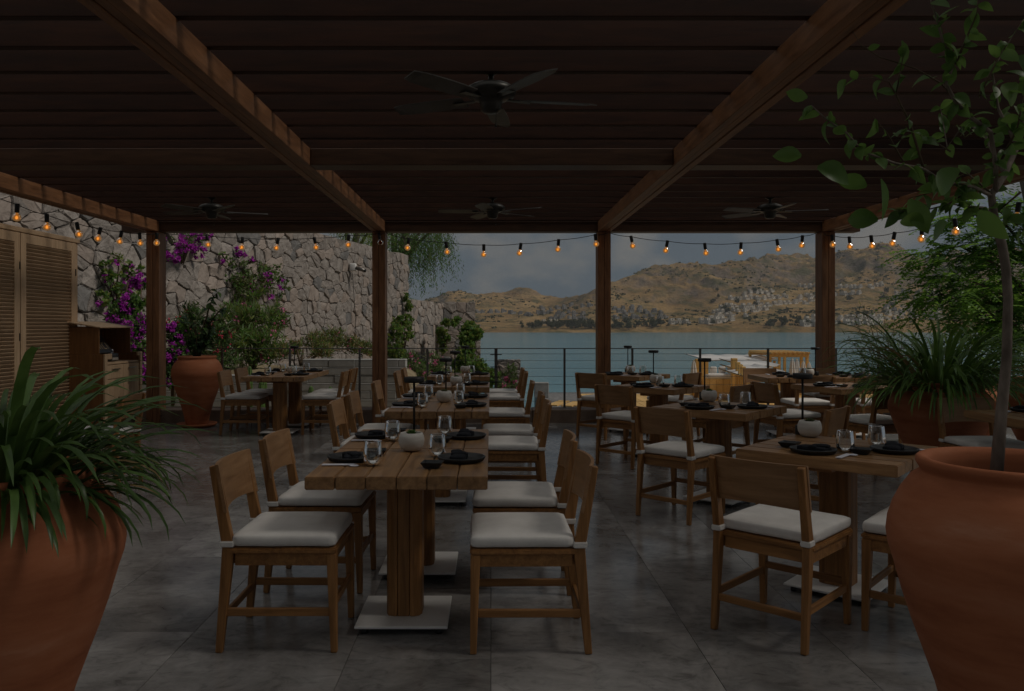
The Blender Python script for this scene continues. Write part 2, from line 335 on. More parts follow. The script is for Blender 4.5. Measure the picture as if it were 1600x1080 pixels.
# sea: one sheet to the horizon
def sea_mat():
    m = mat('sea_water', (0.020, 0.075, 0.088), 0.12, spec=0.5); nt = m.node_tree; b = nt.nodes['Principled BSDF']; Lk = nt.links.new
    t = N(nt, 'ShaderNodeTexCoord'); mp = N(nt, 'ShaderNodeMapping'); mp.inputs['Scale'].default_value = (0.35, 1.0, 1); Lk(t.outputs['Object'], mp.inputs[0])
    n = N(nt, 'ShaderNodeTexNoise'); n.inputs['Scale'].default_value = 0.8; n.inputs['Detail'].default_value = 8; n.inputs['Roughness'].default_value = 0.65; Lk(mp.outputs[0], n.inputs[0])
    bp = N(nt, 'ShaderNodeBump'); bp.inputs['Strength'].default_value = 0.7; bp.inputs['Distance'].default_value = 0.35; Lk(n.outputs[0], bp.inputs['Height']); Lk(bp.outputs[0], b.inputs['Normal'])
    mp2 = N(nt, 'ShaderNodeMapping'); mp2.inputs['Scale'].default_value = (0.004, 0.03, 1); Lk(t.outputs['Object'], mp2.inputs[0])
    n2 = N(nt, 'ShaderNodeTexNoise'); n2.inputs['Scale'].default_value = 1.0; n2.inputs['Detail'].default_value = 5; Lk(mp2.outputs[0], n2.inputs[0])
    r = ramp(nt, [(0.35, (0.085, 0.27, 0.35)), (0.65, (0.15, 0.36, 0.43))]); Lk(n2.outputs[0], r.inputs[0]); Lk(r.outputs[0], b.inputs['Base Color'])
    return m
b = MB(); b.add([(-9000, 14, SEA_Z), (9000, 14, SEA_Z), (9000, 14000, SEA_Z), (-9000, 14000, SEA_Z)], [(0, 1, 2, 3)])
sea = b.build('sea', sea_mat()); tag(sea, kind='structure')

# distant hills
RIDGE = [(-900, 455), (200, 470), (560, 480), (683, 470), (700, 463), (720, 460), (745, 461), (770, 459), (800, 455), (815, 452), (830, 455), (850, 462), (875, 466), (900, 464), (930, 455), (955, 445), (990, 432), (1030, 423), (1060, 421), (1100, 421), (1130, 418), (1165, 408), (1200, 404), (1225, 402), (1250, 405), (1275, 405), (1300, 402), (1330, 394), (1350, 389), (1370, 386), (1395, 386), (1412, 395), (1425, 404), (1445, 409), (1470, 402), (1520, 396), (1600, 392), (2400, 420)]
def ridge_py(px):
    for (a, ya), (b_, yb) in zip(RIDGE, RIDGE[1:]):
        if a <= px <= b_: return ya + (yb - ya) * (px - a) / (b_ - a)
    return 430
SHORE = 955.0
def ridge_D(px): return 1500 + 120 * math.sin(px * 0.011) + 60 * math.sin(px * 0.031 + 1)
def shore_D(px): return SHORE + 22 * noise.noise(Vector((px * 0.012, 3.1, 0))) + 10 * noise.noise(Vector((px * 0.05, 8.1, 0)))
def fbm(v, o=5): return noise.fractal(v, 0.9, 2.0, o)
def hill_z(px, D):
    rD = ridge_D(px); s = shore_D(px); top = EYE + (CY - ridge_py(px)) / F * rD + 2.0
    x = X(px, D)
    if D <= s: return SEA_Z - (s - D) * 0.1
    t = (D - s) / (rD - s)
    if t <= 1:
        shape = 0.03 * min(1, t * 14) + 0.97 * (t ** 1.05 * 0.72 + 0.28 * sstep(0.35, 1, t))
        z = SEA_Z + (top - SEA_Z) * shape
        nz = fbm(Vector((x * 0.006, D * 0.006, 1.7))) * 9 + fbm(Vector((x * 0.022, D * 0.022, 4))) * 3.6
        rk = noise.ridged_multi_fractal(Vector((x * 0.012, D * 0.012, 9)), 0.9, 2.1, 5, 1.0, 2.0)
        amp = sstep(0, 0.12, t) * (0.35 + 0.65 * sstep(0.1, 0.6, t)) * (1 - 0.55 * sstep(0.85, 1, t)) * (0.4 + 0.6 * sstep(5, 60, top))
        rocky = sstep(0.38, 0.75, t) * (0.35 + 0.65 * sstep(930, 1100, px)) * sstep(10, 60, top)
        return z + nz * amp + (rk - 1.0) * 15 * rocky
    return top - (D - rD) * 0.16 + fbm(Vector((x * 0.022, D * 0.022, 4))) * 2
def hill_mat():
    m = mat('dry_hillside', rough=0.95, spec=0.1); nt = m.node_tree; b = nt.nodes['Principled BSDF']; Lk = nt.links.new
    t = N(nt, 'ShaderNodeTexCoord')
    def nz(s, d, r=0.6):
        n = N(nt, 'ShaderNodeTexNoise'); n.inputs['Scale'].default_value = s; n.inputs['Detail'].default_value = d; n.inputs['Roughness'].default_value = r; Lk(t.outputs['Object'], n.inputs[0]); return n
    a = nz(0.012, 10, 0.68); r1 = ramp(nt, [(0.30, (0.20, 0.125, 0.062)), (0.48, (0.37, 0.235, 0.10)), (0.68, (0.50, 0.335, 0.155))]); Lk(a.outputs[0], r1.inputs[0])
    g = nz(0.028, 9, 0.75); r2 = ramp(nt, [(0.47, (0, 0, 0)), (0.60, (0.85, 0.85, 0.85))]); Lk(g.outputs[0], r2.inputs[0])
    geo = N(nt, 'ShaderNodeNewGeometry'); sx = N(nt, 'ShaderNodeSeparateXYZ'); Lk(geo.outputs['Normal'], sx.inputs[0])
    r3 = ramp(nt, [(0.78, (1, 1, 1)), (0.95, (0, 0, 0))]); Lk(sx.outputs[2], r3.inputs[0])
    rc = nz(0.09, 8, 0.7); r4 = ramp(nt, [(0.3, (0.11, 0.085, 0.065)), (0.65, (0.30, 0.235, 0.18))]); Lk(rc.outputs[0], r4.inputs[0])
    m1 = N(nt, 'ShaderNodeMix', data_type='RGBA'); Lk(r3.outputs[0], m1.inputs[0]); Lk(r1.outputs[0], m1.inputs[6]); Lk(r4.outputs[0], m1.inputs[7])
    m2 = N(nt, 'ShaderNodeMix', data_type='RGBA'); Lk(r2.outputs[0], m2.inputs[0]); Lk(m1.outputs[2], m2.inputs[6]); m2.inputs[7].default_value = (0.105, 0.105, 0.045, 1)
    Lk(m2.outputs[2], b.inputs['Base Color'])
    bp = N(nt, 'ShaderNodeBump'); bp.inputs['Strength'].default_value = 1; bp.inputs['Distance'].default_value = 8; Lk(rc.outputs[0], bp.inputs['Height']); Lk(bp.outputs[0], b.inputs['Normal'])
    return m
hpx = lin(-900, 560, 60) + lin(563, 1640, 400) + lin(1650, 2400, 40)
hD = lin(900, 1700, 120) + lin(1720, 2300, 14)
hills = grid('hills', lambda p, d: (X(p, d), d, hill_z(p, d)), hpx, hD, hill_mat())

# terrace floor: slab, then each tile
FY0, FY1 = -1.2, 11.55
b = MB(); b.box(-9, 9, -9, FY1, -0.35, -0.004); floor = b.build('floor', grout); tag(floor, kind='structure')
tile_cache = {}
def tile_mesh(w, h):
    k = (round(w, 2), round(h, 2))
    if k not in tile_cache:
        b = MB(); b.box(-w / 2, w / 2, -h / 2, h / 2, -0.02, 0); tile_cache[k] = b.mesh('tile', travertine, 0.0008)
    return tile_cache[k]
x = -6.3; ci = 0
while x < 6.2:                                   # courses run away from the camera
    cw = (0.6, 0.9, 0.6, 0.75)[ci % 4]; y = 1.6 - R.choice([0, 0.3, 0.6])
    while y < FY1:
        ln = R.choice([0.6, 0.9, 0.9, 1.2]); ln = min(ln, FY1 - y)
        if ln > 0.12 and abs(x + cw / 2) < 0.72 * (y + ln) + 0.6:
            o = link('tile', tile_mesh(cw - 0.0025, ln - 0.0025), floor); o.location = (x + cw / 2, y + ln / 2, R.uniform(-0.0006, 0.0006))
        y += ln
    x += cw; ci += 1
# paving and land behind and beside the terrace
grid('ground', lambda x, y: (x, y, -0.36 - 0.00002 * (y - 12) ** 2), lin(-400, 400, 8), lin(-600, 11.9, 8), paving)
# garden bed rising behind the fence on the left, and the shore terrace below on the right
def garden_z(x, y):
    up = 0.62 - 0.05 * (y - 14) + 0.10 * fbm(Vector((x * 0.7, y * 0.7, 0)), 3)
    low = -1.0 - 0.045 * (y - 14)
    k = sstep(-1.75 + 0.02 * (y - 14), -0.6, x)
    z = up * (1 - k) + low * k
    return z
grid('garden_bed', lambda x, y: (x, y, garden_z(x, y) if y > 14.2 else -0.05), lin(-14, 0.4, 60), [11.93, 14.18] + lin(14.2, 34, 70), earth)

# low kerb along the front edge
kb = empty('low_stone_kerb', (0, 11.55, 0)); tag(kb, 'low brown stone kerb along the seaward edge of the terrace floor', 'kerb')
x = -8.0
while x < 9.0:
    w = R.uniform(1.1, 1.7); b = MB(); b.box(x + 0.004, x + w - 0.004, 0, 0.38, -0.3, 0.185 + R.uniform(-0.002, 0.002)); b.build('kerb_stone', kerb_m, kb, 0.008); x += w

# ------------------------------------------------------------------ field-stone retaining wall (voronoi stones)
WA = Vector((-8.6, 8.6)); WDIR = Vector((0.2503, 0.9682)); WN = Vector((0.9682, -0.2503))      # faces the terrace
WB = Vector((-3.05, 30.0))
def wall_pt(px, py, off=0.0):
    k = (px - CX) / F
    # solve WB + s*WDIR = D*(k,1)
    det = WDIR.x * 1 - WDIR.y * k; s = (k * WB.y - WB.x) / (WDIR.x - k * WDIR.y); D = WB.y + s * WDIR.y
    p = Vector((k * D, D, Z(py, D))); return p + Vector((WN.x, WN.y, 0)) * off
def clip(poly, n, c):
    out = []
    for i in range(len(poly)):
        a, b = poly[i], poly[(i + 1) % len(poly)]; da = a.dot(n) - c; db = b.dot(n) - c
        if da <= 0: out.append(a)
        if da * db < 0: out.append(a + (b - a) * (da / (da - db)))
    return out
def voronoi(u0, u1, v0, v1, du, dv, jit, seed, hole=None):
    r = random.Random(seed); pts = []; j = 0; v = v0 + dv / 2
    while v < v1:
        u = u0 + du * (0.25 + 0.5 * (j % 2))
        while u < u1:
            pts.append(Vector((u + r.uniform(-jit, jit) * du, (v + r.uniform(-jit, jit) * dv) * du / dv)))
            if r.random() < 0.22: pts.append(pts[-1] + Vector((r.uniform(0.3, 0.5) * du, r.uniform(-0.4, 0.4) * du)))
            u += du
        v += dv; j += 1
    k = dv / du; cells = []
    for i, p in enumerate(pts):
        poly = [Vector((u0, v0 / k)), Vector((u1, v0 / k)), Vector((u1, v1 / k)), Vector((u0, v1 / k))]
        for q in pts:
            if q is p or (q - p).length > 3.2 * du or (q - p).length < 1e-4: continue
            d = q - p; poly = clip(poly, d, d.dot((p + q) / 2))
            if len(poly) < 3: break
        if len(poly) >= 3: cells.append([Vector((a.x, a.y * k)) for a in poly])
    return cells
def stone_prism(b, poly, frame, depth, gap, r, mi=0):
    """one dressed stone: rounded outline, tapered sides, slightly domed face"""
    c = sum(poly, Vector((0, 0))) / len(poly)
    q = []
    for i in range(len(poly)):
        a, e = poly[i], poly[(i + 1) % len(poly)]
        if (e - a).length < 0.09: q.append((a + e) / 2); continue
        q.append(a + (e - a) * r.uniform(0.06, 0.16)); m_ = a + (e - a) * r.uniform(.4, .6); q.append(m_ + (c - m_) * r.uniform(-0.01, 0.05)); q.append(a + (e - a) * r.uniform(0.84, 0.94))
    size = math.sqrt(max(1e-4, abs(sum(q[i].x * q[(i + 1) % len(q)].y - q[(i + 1) % len(q)].x * q[i].y for i in range(len(q)))) / 2))
    if size < 0.08: return False
    s1 = max(0.5, 1 - 2 * gap / size); n = len(q)
    ring0 = [c + (p - c) * s1 for p in q]; ring1 = [c + (p - c) * (s1 - 0.10) for p in q]
    tx, ty = r.uniform(-0.08, 0.08), r.uniform(-0.08, 0.08)
    vs = [frame(p.x, p.y, -0.03) for p in ring0] + [frame(p.x, p.y, depth * 0.72 + 0.012 * r.uniform(-1, 1)) for p in ring0]
    vs += [frame(p.x, p.y, depth + (p.x - c.x) * tx + (p.y - c.y) * ty + 0.012 * r.uniform(-1, 1)) for p in ring1] + [frame(c.x, c.y, depth + 0.012)]
    fs = []
    for i in range(n):
        j = (i + 1) % n
        fs += [(i, j, n + j, n + i), (n + i, n + j, 2 * n + j, 2 * n + i), (2 * n + i, 2 * n + j, 3 * n)]
    b.add(vs, fs, mi); return True
def wall_frame(base, dr, nr):
    return lambda u, v, w: (base.x + dr.x * u + nr.x * w, base.y + dr.y * u + nr.y * w, v)
def stone_wall(name, label, base, dr, nr, length, topf, v0, du, dv, seed, maxparts, thick=0.5):
    root = empty(name, (0, 0, 0)); tag(root, label, 'stone wall')
    fr = wall_frame(base, dr, nr); r = random.Random(seed)
    b = MB(); ns = 24; vs = []
    for i in range(ns + 1):
        u = length * i / ns; t = topf(u) - 0.03
        vs += [fr(u, v0, -0.004), fr(u, t, -0.004), fr(u, t, -thick), fr(u, v0, -thick)]
    fs = []
    for i in range(ns):
        for k in range(4):
            fs.append((4 * i + k, 4 * i + (k + 1) % 4, 4 * i + 4 + (k + 1) % 4, 4 * i + 4 + k))
    fs += [(3, 2, 1, 0), (4 * ns, 4 * ns + 1, 4 * ns + 2, 4 * ns + 3)]
    b.add(vs, fs); b.build('mortar_core', mortar, root)
    vtop = max(topf(length * i / 10) for i in range(11)) + 0.02
    cells = voronoi(0, length, v0, vtop, du, dv, 0.44, seed)
    cells = [c for c in cells if sum(p.y for p in c) / len(c) < topf(sum(p.x for p in c) / len(c)) - 0.06]
    for c in cells:
        for p in c: p.y = min(p.y, topf(p.x) + 0.02 * math.sin(p.x * 9))
    cells.sort(key=lambda c: (Vector(fr(sum(p.x for p in c) / len(c), sum(p.y for p in c) / len(c), 0)) - Vector((0, 0, EYE))).length)
    rest = MB(); cnt = 0; mats3 = [stone_m, stone_warm, stone_dark]
    for c in cells:
        cen = fr(sum(p.x for p in c) / len(c), sum(p.y for p in c) / len(c), 0)
        ppx = CX + cen[0] / cen[1] * F; ppy = CY + (EYE - cen[2]) / cen[1] * F
        seen = -40 < ppx < 1640 and 255 < ppy < 640
        mi = r.choices([0, 1, 2], [0.66, 0.24, 0.10])[0]
        if cnt < maxparts and seen:
            s = MB()
            if stone_prism(s, c, fr, r.uniform(0.025, 0.075), 0.006, r): s.build('stone', mats3[mi], root); cnt += 1
        else: stone_prism(rest, c, fr, r.uniform(0.025, 0.075), 0.006, r, mi)
    if rest.v:
        o = rest.build('stone_facing', mats3, root); o['kind'] = 'stuff'
    return root
wl = (WB - WA).length
stone_wall('stone_retaining_wall', 'tall irregular grey field-stone retaining wall running from the left towards the sea', WA, WDIR, WN, wl,
           lambda u: 4.05 - 0.004 * u, 0.2, 0.45, 0.31, 11, 290)
stone_wall('stone_retaining_wall', 'lower stepped end section of the field-stone wall with a flat top nearest the sea', WB + WDIR * 0.02 - WN * 0.06, WDIR, WN, 4.2,
           lambda u: 2.36 - 0.02 * u, -1.5, 0.5, 0.36, 12, 80)
stone_wall('stone_retaining_wall', 'dark ivy-grown last step of the stone wall beside the water', WB + WDIR * 4.3 - WN * 0.2, Vector((0.93, 0.367)), Vector((0.367, -0.93)), 1.6,
           lambda u: 2.36, -2.0, 0.5, 0.36, 13, 40)
stone_wall('stone_retaining_wall', 'short ledge of stone wall topped by trailing ivy', Vector((-2.05, 31.2)), Vector((0.97, 0.24)), Vector((0.24, -0.97)), 1.7,
           lambda u: 1.42, -1.6, 0.45, 0.34, 14, 40)
stone_wall('stone_pier_wall', 'small isolated block of rubble wall standing before the water', Vector((0.22, 28.5)), Vector((1, 0)), Vector((0, -1)), 0.82,
           lambda u: 0.18, -2.2, 0.34, 0.28, 15, 40)

# pale coursed-block planter wall
bw = empty('pale_block_wall', (0, 14.0, 0)); tag(bw, 'low pale coursed block wall holding the garden bed beyond the fence', 'garden wall')
blk = {}
def blk_mesh(l):
    k = round(l, 2)
    if k not in blk:
        b = MB(); b.box(-l / 2, l / 2, -0.15, 0.15, 0, 0.131); blk[k] = b.mesh('block', block_m, 0.006)
    return blk[k]
for row in range(6):
    z = row * 0.137 - 0.02; x = -9.5 - R.random() * 0.4
    while x < -1.49:
        l = R.choice([0.45, 0.6, 0.75, 0.9]); l = min(l, -1.47 - x)
        top = 0.52 if x < -4.0 else (0.68 if x < -3.4 else 0.82)
        if z + 0.13 < top + 0.03 and l > 0.08:
            o = link('block', blk_mesh(l - 0.006), bw); o.location = (x + l / 2, 0.15 + R.uniform(-0.006, 0.006), z)
        x += l

# ------------------------------------------------------------------ pergola
pg = empty('timber_pergola', (0, 11.5, 0)); tag(pg, 'dark stained timber pergola roof on four square posts over the dining terrace', 'pergola')
PX = [-4.787, -1.588, 1.605, 4.78]
BZ0, BZ1 = 2.713, 2.86
ROOF_Y0 = -3.2
Y0 = ROOF_Y0 - 11.5
for k, px in enumerate(PX):
    b = MB()
    b.box(px - 0.092, px - 0.002, 0, 0.25, 0.002, BZ0 - 0.002); b.box(px + 0.002, px + 0.092, 0, 0.25, 0.002, BZ0 - 0.002)
    p = b.build('post', beam_wood[2], pg, 0.004)
    for zz in (0.10, 0.17):
        for yy in (0.06, 0.19):
            sx = 1 if k < 2 else -1
            bb = MB(); bb.tube([(px + sx * 0.092, yy, zz), (px + sx * 0.104, yy, zz)], 0.014, 8); bb.build('bolt', black_metal, p)
    c0 = px - 0.092                                   # beam of three laminated boards
    for i, (a, e, dz) in enumerate(((0, 0.060, 0), (0.063, 0.118, 0.006), (0.121, 0.184, 0.0))):
        b = MB(); b.box(c0 + a, c0 + e, Y0, 0, BZ0 + dz, BZ1); b.build('beam_board', beam_wood[1], pg, 0.004)
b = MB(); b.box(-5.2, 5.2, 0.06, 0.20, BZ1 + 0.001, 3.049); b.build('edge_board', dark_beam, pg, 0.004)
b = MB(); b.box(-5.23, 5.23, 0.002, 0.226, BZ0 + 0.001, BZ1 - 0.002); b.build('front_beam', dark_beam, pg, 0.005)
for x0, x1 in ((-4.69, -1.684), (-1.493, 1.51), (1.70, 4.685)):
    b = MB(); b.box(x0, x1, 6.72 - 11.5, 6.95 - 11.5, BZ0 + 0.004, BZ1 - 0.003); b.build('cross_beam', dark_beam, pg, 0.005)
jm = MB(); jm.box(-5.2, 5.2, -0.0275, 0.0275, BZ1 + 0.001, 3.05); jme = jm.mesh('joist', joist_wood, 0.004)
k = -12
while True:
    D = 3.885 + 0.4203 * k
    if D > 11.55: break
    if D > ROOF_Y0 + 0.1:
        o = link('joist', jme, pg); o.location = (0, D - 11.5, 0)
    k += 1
# pale open-weave net over the joists, unseen, added to pass daylight into the interior
def mat_cloth():
    m = mat('added_light_net', (0.6, 0.57, 0.5), 0.9, spec=0.1); nt = m.node_tree; Lk = nt.links.new
    tr = N(nt, 'ShaderNodeBsdfTranslucent'); tr.inputs[0].default_value = (0.95, 0.94, 0.92, 1)
    tp = N(nt, 'ShaderNodeBsdfTransparent')
    mx = N(nt, 'ShaderNodeMixShader'); mx.inputs[0].default_value = 1.0; Lk(nt.nodes['Principled BSDF'].outputs[0], mx.inputs[1]); Lk(tr.outputs[0], mx.inputs[2])
    m2 = N(nt, 'ShaderNodeMixShader'); m2.inputs[0].default_value = NET_OPEN; Lk(mx.outputs[0], m2.inputs[1]); Lk(tp.outputs[0], m2.inputs[2]); Lk(m2.outputs[0], nt.nodes['Material Output'].inputs[0]); return m
NET_OPEN = 0.36
rm = mat_cloth(); x = -5.35
while x < 5.3:
    b = MB(); b.add([(x, Y0 - 0.1, 3.052), (x + 1.064, Y0 - 0.1, 3.052), (x + 1.064, 0.35, 3.052), (x, 0.35, 3.052)], [(0, 1, 2, 3)]); b.build('added_light_net_panel', rm, pg); x += 1.07

# ------------------------------------------------------------------ steel fence with cables
FD = 11.86
fn = empty('cable_fence', (0, FD, 0.18)); tag(fn, 'slim grey steel post fence with horizontal cables along the terrace edge', 'fence')
for px in (241, 347, 453, 562, 668, 775, 882, 988, 1094, 1200, 1306, 1373, 1478, 1584):
    x = X(px, FD); w = 0.03 if px != 775 else 0.045
    b = MB(); b.box(x - w / 2, x + w / 2, -0.012, 0.012, 0, 0.862)
    b.box(x - 0.03, x + 0.03, -0.03, 0.03, 0.004, 0.012); b.build('fence_post', steel, fn)
    if px == 775:
        b = MB()
        for z in (0.15, 0.38, 0.60, 0.78): b.box(x - 0.085, x + 0.085, -0.03, -0.0125, z - 0.006, z + 0.006)
        b.build('cross_bracket', black_metal, fn)
b = MB(); b.box(-5.4, 7.9, -0.02, 0.02, 0.863, 0.875); b.build('top_rail', steel, fn)
for z in (0.10, 0.22, 0.34, 0.46, 0.58, 0.69, 0.79):
    b = MB(); b.tube([(-5.4, 0, z), (7.9, 0, z)], 0.0026, 5); b.build('cable', steel, fn)

# ------------------------------------------------------------------ furniture prototypes
def make_chair():
    t = empty('dining_chair')
    b = MB(); b.box(-0.228, 0.228, -0.215, 0.245, 0.424, 0.449); b.build('seat', teak[0], t, 0.006, 2)
    b = MB()
    for s in (-1, 1): b.box(s * 0.205 - 0.011, s * 0.205 + 0.011, -0.19, 0.205, 0.372, 0.4235)
    b.box(-0.185, 0.185, 0.20, 0.222, 0.372, 0.4235); b.box(-0.185, 0.185, -0.205, -0.183, 0.372, 0.4235)
    b.build('apron', teak[0], t, 0.002)
    for s in (-1, 1):
        b = MB(); b.bar((s * 0.203, 0.222, 0.4235), (s * 0.206, 0.232, 0.001), 0.044, 0.042, 0.027, 0.027, up=Vector((0, 1, 0))); b.build('leg', teak[2], t, 0.003)
        b = MB(); b.bar((s * 0.208, -0.218, 0.449), (s * 0.210, -0.258, 0.001), 0.034, 0.05, 0.027, 0.03, up=Vector((0, 1, 0)))
        b.bar((s * 0.208, -0.218, 0.4485), (s * 0.207, -0.283, 0.797), 0.034, 0.05, 0.030, 0.034, up=Vector((0, 1, 0))); b.build('leg', teak[2], t, 0.003)
        b = MB(); b.bar((s * 0.204, 0.212, 0.172), (s * 0.208, -0.228, 0.172), 0.018, 0.034); b.build('stretcher', teak[1], t, 0.003)
        b = MB(); b.box(s * 0.208 - 0.022, s * 0.208 + 0.022, -0.252, -0.192, 0.452, 0.478); b.build('tie_strap', white_cloth, t, 0.004, 2)
    b = MB(); b.bar((-0.19, 0.226, 0.20), (0.19, 0.226, 0.20), 0.018, 0.032); b.build('stretcher', teak[0], t, 0.003)
    b = MB(); b.bar((-0.195, -0.243, 0.15), (0.195, -0.243, 0.15), 0.018, 0.032); b.build('stretcher', teak[0], t, 0.003)
    b = MB(); n = 14; vs = []                                   # curved backrest board
    for i in range(n + 1):
        u = -1 + 2 * i / n; x = u * 0.226; bow = 0.032 * (1 - u * u)
        for z, th in ((0.60 + 0.012 * (1 - u * u) * 1, 0), (0.802, 0)):
            y = -0.218 - 0.065 * (z - 0.449) / 0.348 + 0.026 - bow
            vs += [(x, y, z), (x, y - 0.015, z)]
    fs = []
    for i in range(n):
        a, c = 4 * i, 4 * i + 4
        fs += [(a, a + 2, c + 2, c), (a + 1, c + 1, c + 3, a + 3), (a + 2, a + 3, c + 3, c + 2), (a, c, c + 1, a + 1)]
    fs += [(0, 1, 3, 2), (4 * n, 4 * n + 2, 4 * n + 3, 4 * n + 1)]
    b.add(vs, fs, 0, False); b.build('backrest', panel_teak, t)
    return t
cush = []
for sd in range(4):
    b = MB(); b.rbox((0, 0.022, 0.478), (0.226, 0.222, 0.028), 0.022, 9, 0.008 + 0.002 * sd, 0.0045, None, 0, sd * 7.3)
    cush.append(b.mesh('cushion', white_cloth))
chair0 = make_chair(); link('cushion', cush[0], chair0)
used_chair = [False]
def chair(x, y, deg, label, group):
    """deg = direction the sitter faces, from +X"""
    rz = rad(deg - 90)
    if not used_chair[0]:
        o = chair0; used_chair[0] = True; o.location = (x, y, 0); o.rotation_euler = (0, 0, rz)
    else: o = dup(chair0, None, (x + R.uniform(-.012, .012), y + R.uniform(-.012, .012), 0), rz + rad(R.uniform(-1.8, 1.8)))
    for ch in kids(o):
        if ch.name.startswith('cushion'): ch.data = R.choice(cush); ch.location = (R.uniform(-.004, .004), R.uniform(-.004, .004), 0)
    tag(o, label, 'chair', group); return o

TW = 0.785
def make_table():
    t = empty('dining_table'); n = 6; w = TW / n
    for i in range(n):
        x0 = -TW / 2 + i * w + 0.0018; x1 = -TW / 2 + (i + 1) * w - 0.0018
        b = MB(); e = R.uniform(-0.002, 0.002); b.box(x0, x1, -TW / 2 + e, TW / 2 + e, 0.693, 0.75 + R.uniform(-0.0008, 0.0008)); b.build('plank', top_teak[1], t, 0.004, 2)
    b = MB(); b.box(-0.28, 0.28, -0.06, 0.06, 0.66, 0.692); b.build('batten', teak[0], t, 0.003)
    for i, (a, e) in enumerate(((-0.083, -0.030), (-0.028, 0.026), (0.028, 0.083))):      # pedestal of three staves
        b = MB(); r = 0.035; poly = []
        hy = 0.083
        if i == 0: poly = [(e, -hy), (e, hy), (a + r, hy), (a + r * 0.3, hy - r * 0.3), (a, hy - r), (a, -hy + r), (a + r * 0.3, -hy + r * 0.3), (a + r, -hy)][::-1]
        elif i == 2: poly = [(a, -hy), (e - r, -hy), (e - r * 0.3, -hy + r * 0.3), (e, -hy + r), (e, hy - r), (e - r * 0.3, hy - r * 0.3), (e - r, hy), (a, hy)]
        else: poly = [(a, -hy), (e, -hy), (e, hy), (a, hy)]
        n2 = len(poly); vs = [(x, y, 0.043) for x, y in poly] + [(x, y, 0.659) for x, y in poly]
        fs = [tuple(range(n2 - 1, -1, -1)), tuple(range(n2, 2 * n2))] + [(k, (k + 1) % n2, n2 + (k + 1) % n2, n2 + k) for k in range(n2)]
        b.add(vs, fs); b.build('stave', teak[2], t, 0.002)
    b = MB(); b.box(-0.21, 0.21, -0.21, 0.21, 0.030, 0.0425); bp = b.build('base_plate', white_metal, t, 0.003)
    for sx in (-1, 1):
        for sy in (-1, 1):
            b = MB(); b.tube([(sx * 0.17, sy * 0.17, 0.001), (sx * 0.17, sy * 0.17, 0.012), (sx * 0.17, sy * 0.17, 0.0295)], [0.017, 0.017, 0.007], 8); b.build('levelling_foot', black_metal, bp)
    return t
table0 = make_table(); used_table = [False]
def table(x, y, deg, label, group):
    if not used_table[0]:
        o = table0; used_table[0] = True; o.location = (x, y, 0); o.rotation_euler = (0, 0, rad(deg))
    else: o = dup(table0, None, (x, y, 0), rad(deg))
    tag(o, label, 'table', group); return o

# table ware prototypes
def proto(fn):
    o = fn(); st = {'used': False}
    def place(loc, rz, label, group, cat):
        if not st['used']:
            st['used'] = True; c = o; c.location = loc; c.rotation_euler = (0, 0, rz)
        else: c = dup(o, None, loc, rz)
        tag(c, label, cat, group); return c
    return place
def mk_plate():
    t = empty('dinner_plate'); b = MB()
    b.lathe([(0.0, 0.006), (0.075, 0.006), (0.092, 0.009), (0.104, 0.017), (0.110, 0.024), (0.113, 0.023), (0.112, 0.017), (0.102, 0.006), (0.085, 0.001), (0.0, 0.001)], 48)
    b.build('plate_body', black_ware, t)
    b = MB()
    for k in range(64):
        g = 2 * math.pi * k / 64; M = Matrix.Rotation(g, 4, 'Z'); b.bar(M @ Vector((0.104, 0, 0.005)), M @ Vector((0.1135, 0, 0.021)), 0.004, 0.003, up=M @ Vector((1, 0, 0)))
    b.build('rim_ribs', black_ware, t)
    return t
def mk_napkin():
    t = empty('folded_napkin'); b = MB()
    b.rbox((0, 0, 0.013), (0.078, 0.036, 0.013), 0.008, 6, 0.006, 0.004, None, 0, 1); b.build('folded_cloth', black_cloth, t)
    b = MB(); b.rbox((0.004, 0.0, 0.017), (0.020, 0.039, 0.017), 0.008, 6, 0.004, 0.004, Matrix.Rotation(0.08, 4, 'Z'), 0, 5); b.build('wrap_band', black_cloth, t)
    b = MB(); b.rbox((0.040, 0.006, 0.029), (0.034, 0.026, 0.007), 0.006, 5, 0.006, 0.006, Matrix.Rotation(0.3, 4, 'Z'), 0, 9); b.build('loose_fold', black_cloth, t)
    return t
def mk_dish():
    t = empty('sauce_dish'); b = MB(); 
    def ring(h, z): return [(-h, -h, z), (h, -h, z), (h, h, z), (-h, h, z)]
    vs = ring(0.034, 0.001) + ring(0.036, 0.006) + ring(0.049, 0.027) + ring(0.045, 0.027) + ring(0.032, 0.008)
    fs = [(3, 2, 1, 0)] + [(4 * k + i, 4 * k + (i + 1) % 4, 4 * k + 4 + (i + 1) % 4, 4 * k + 4 + i) for k in range(4) for i in range(4)] + [(16, 17, 18, 19)]
    b.add(vs, fs); b.build('dish_body', black_ware, t, 0.002, 2); return t
def mk_glass():
    t = empty('water_glass'); b = MB()
    b.lathe([(0.0, 0.0115), (0.030, 0.012), (0.038, 0.018), (0.0435, 0.032), (0.043, 0.048), (0.0355, 0.108), (0.0365, 0.109), (0.0375, 0.108), (0.045, 0.048), (0.0455, 0.032), (0.040, 0.012), (0.030, 0.002), (0.0, 0.0015)], 32)
    b.build('glass_bowl', glass, t); return t
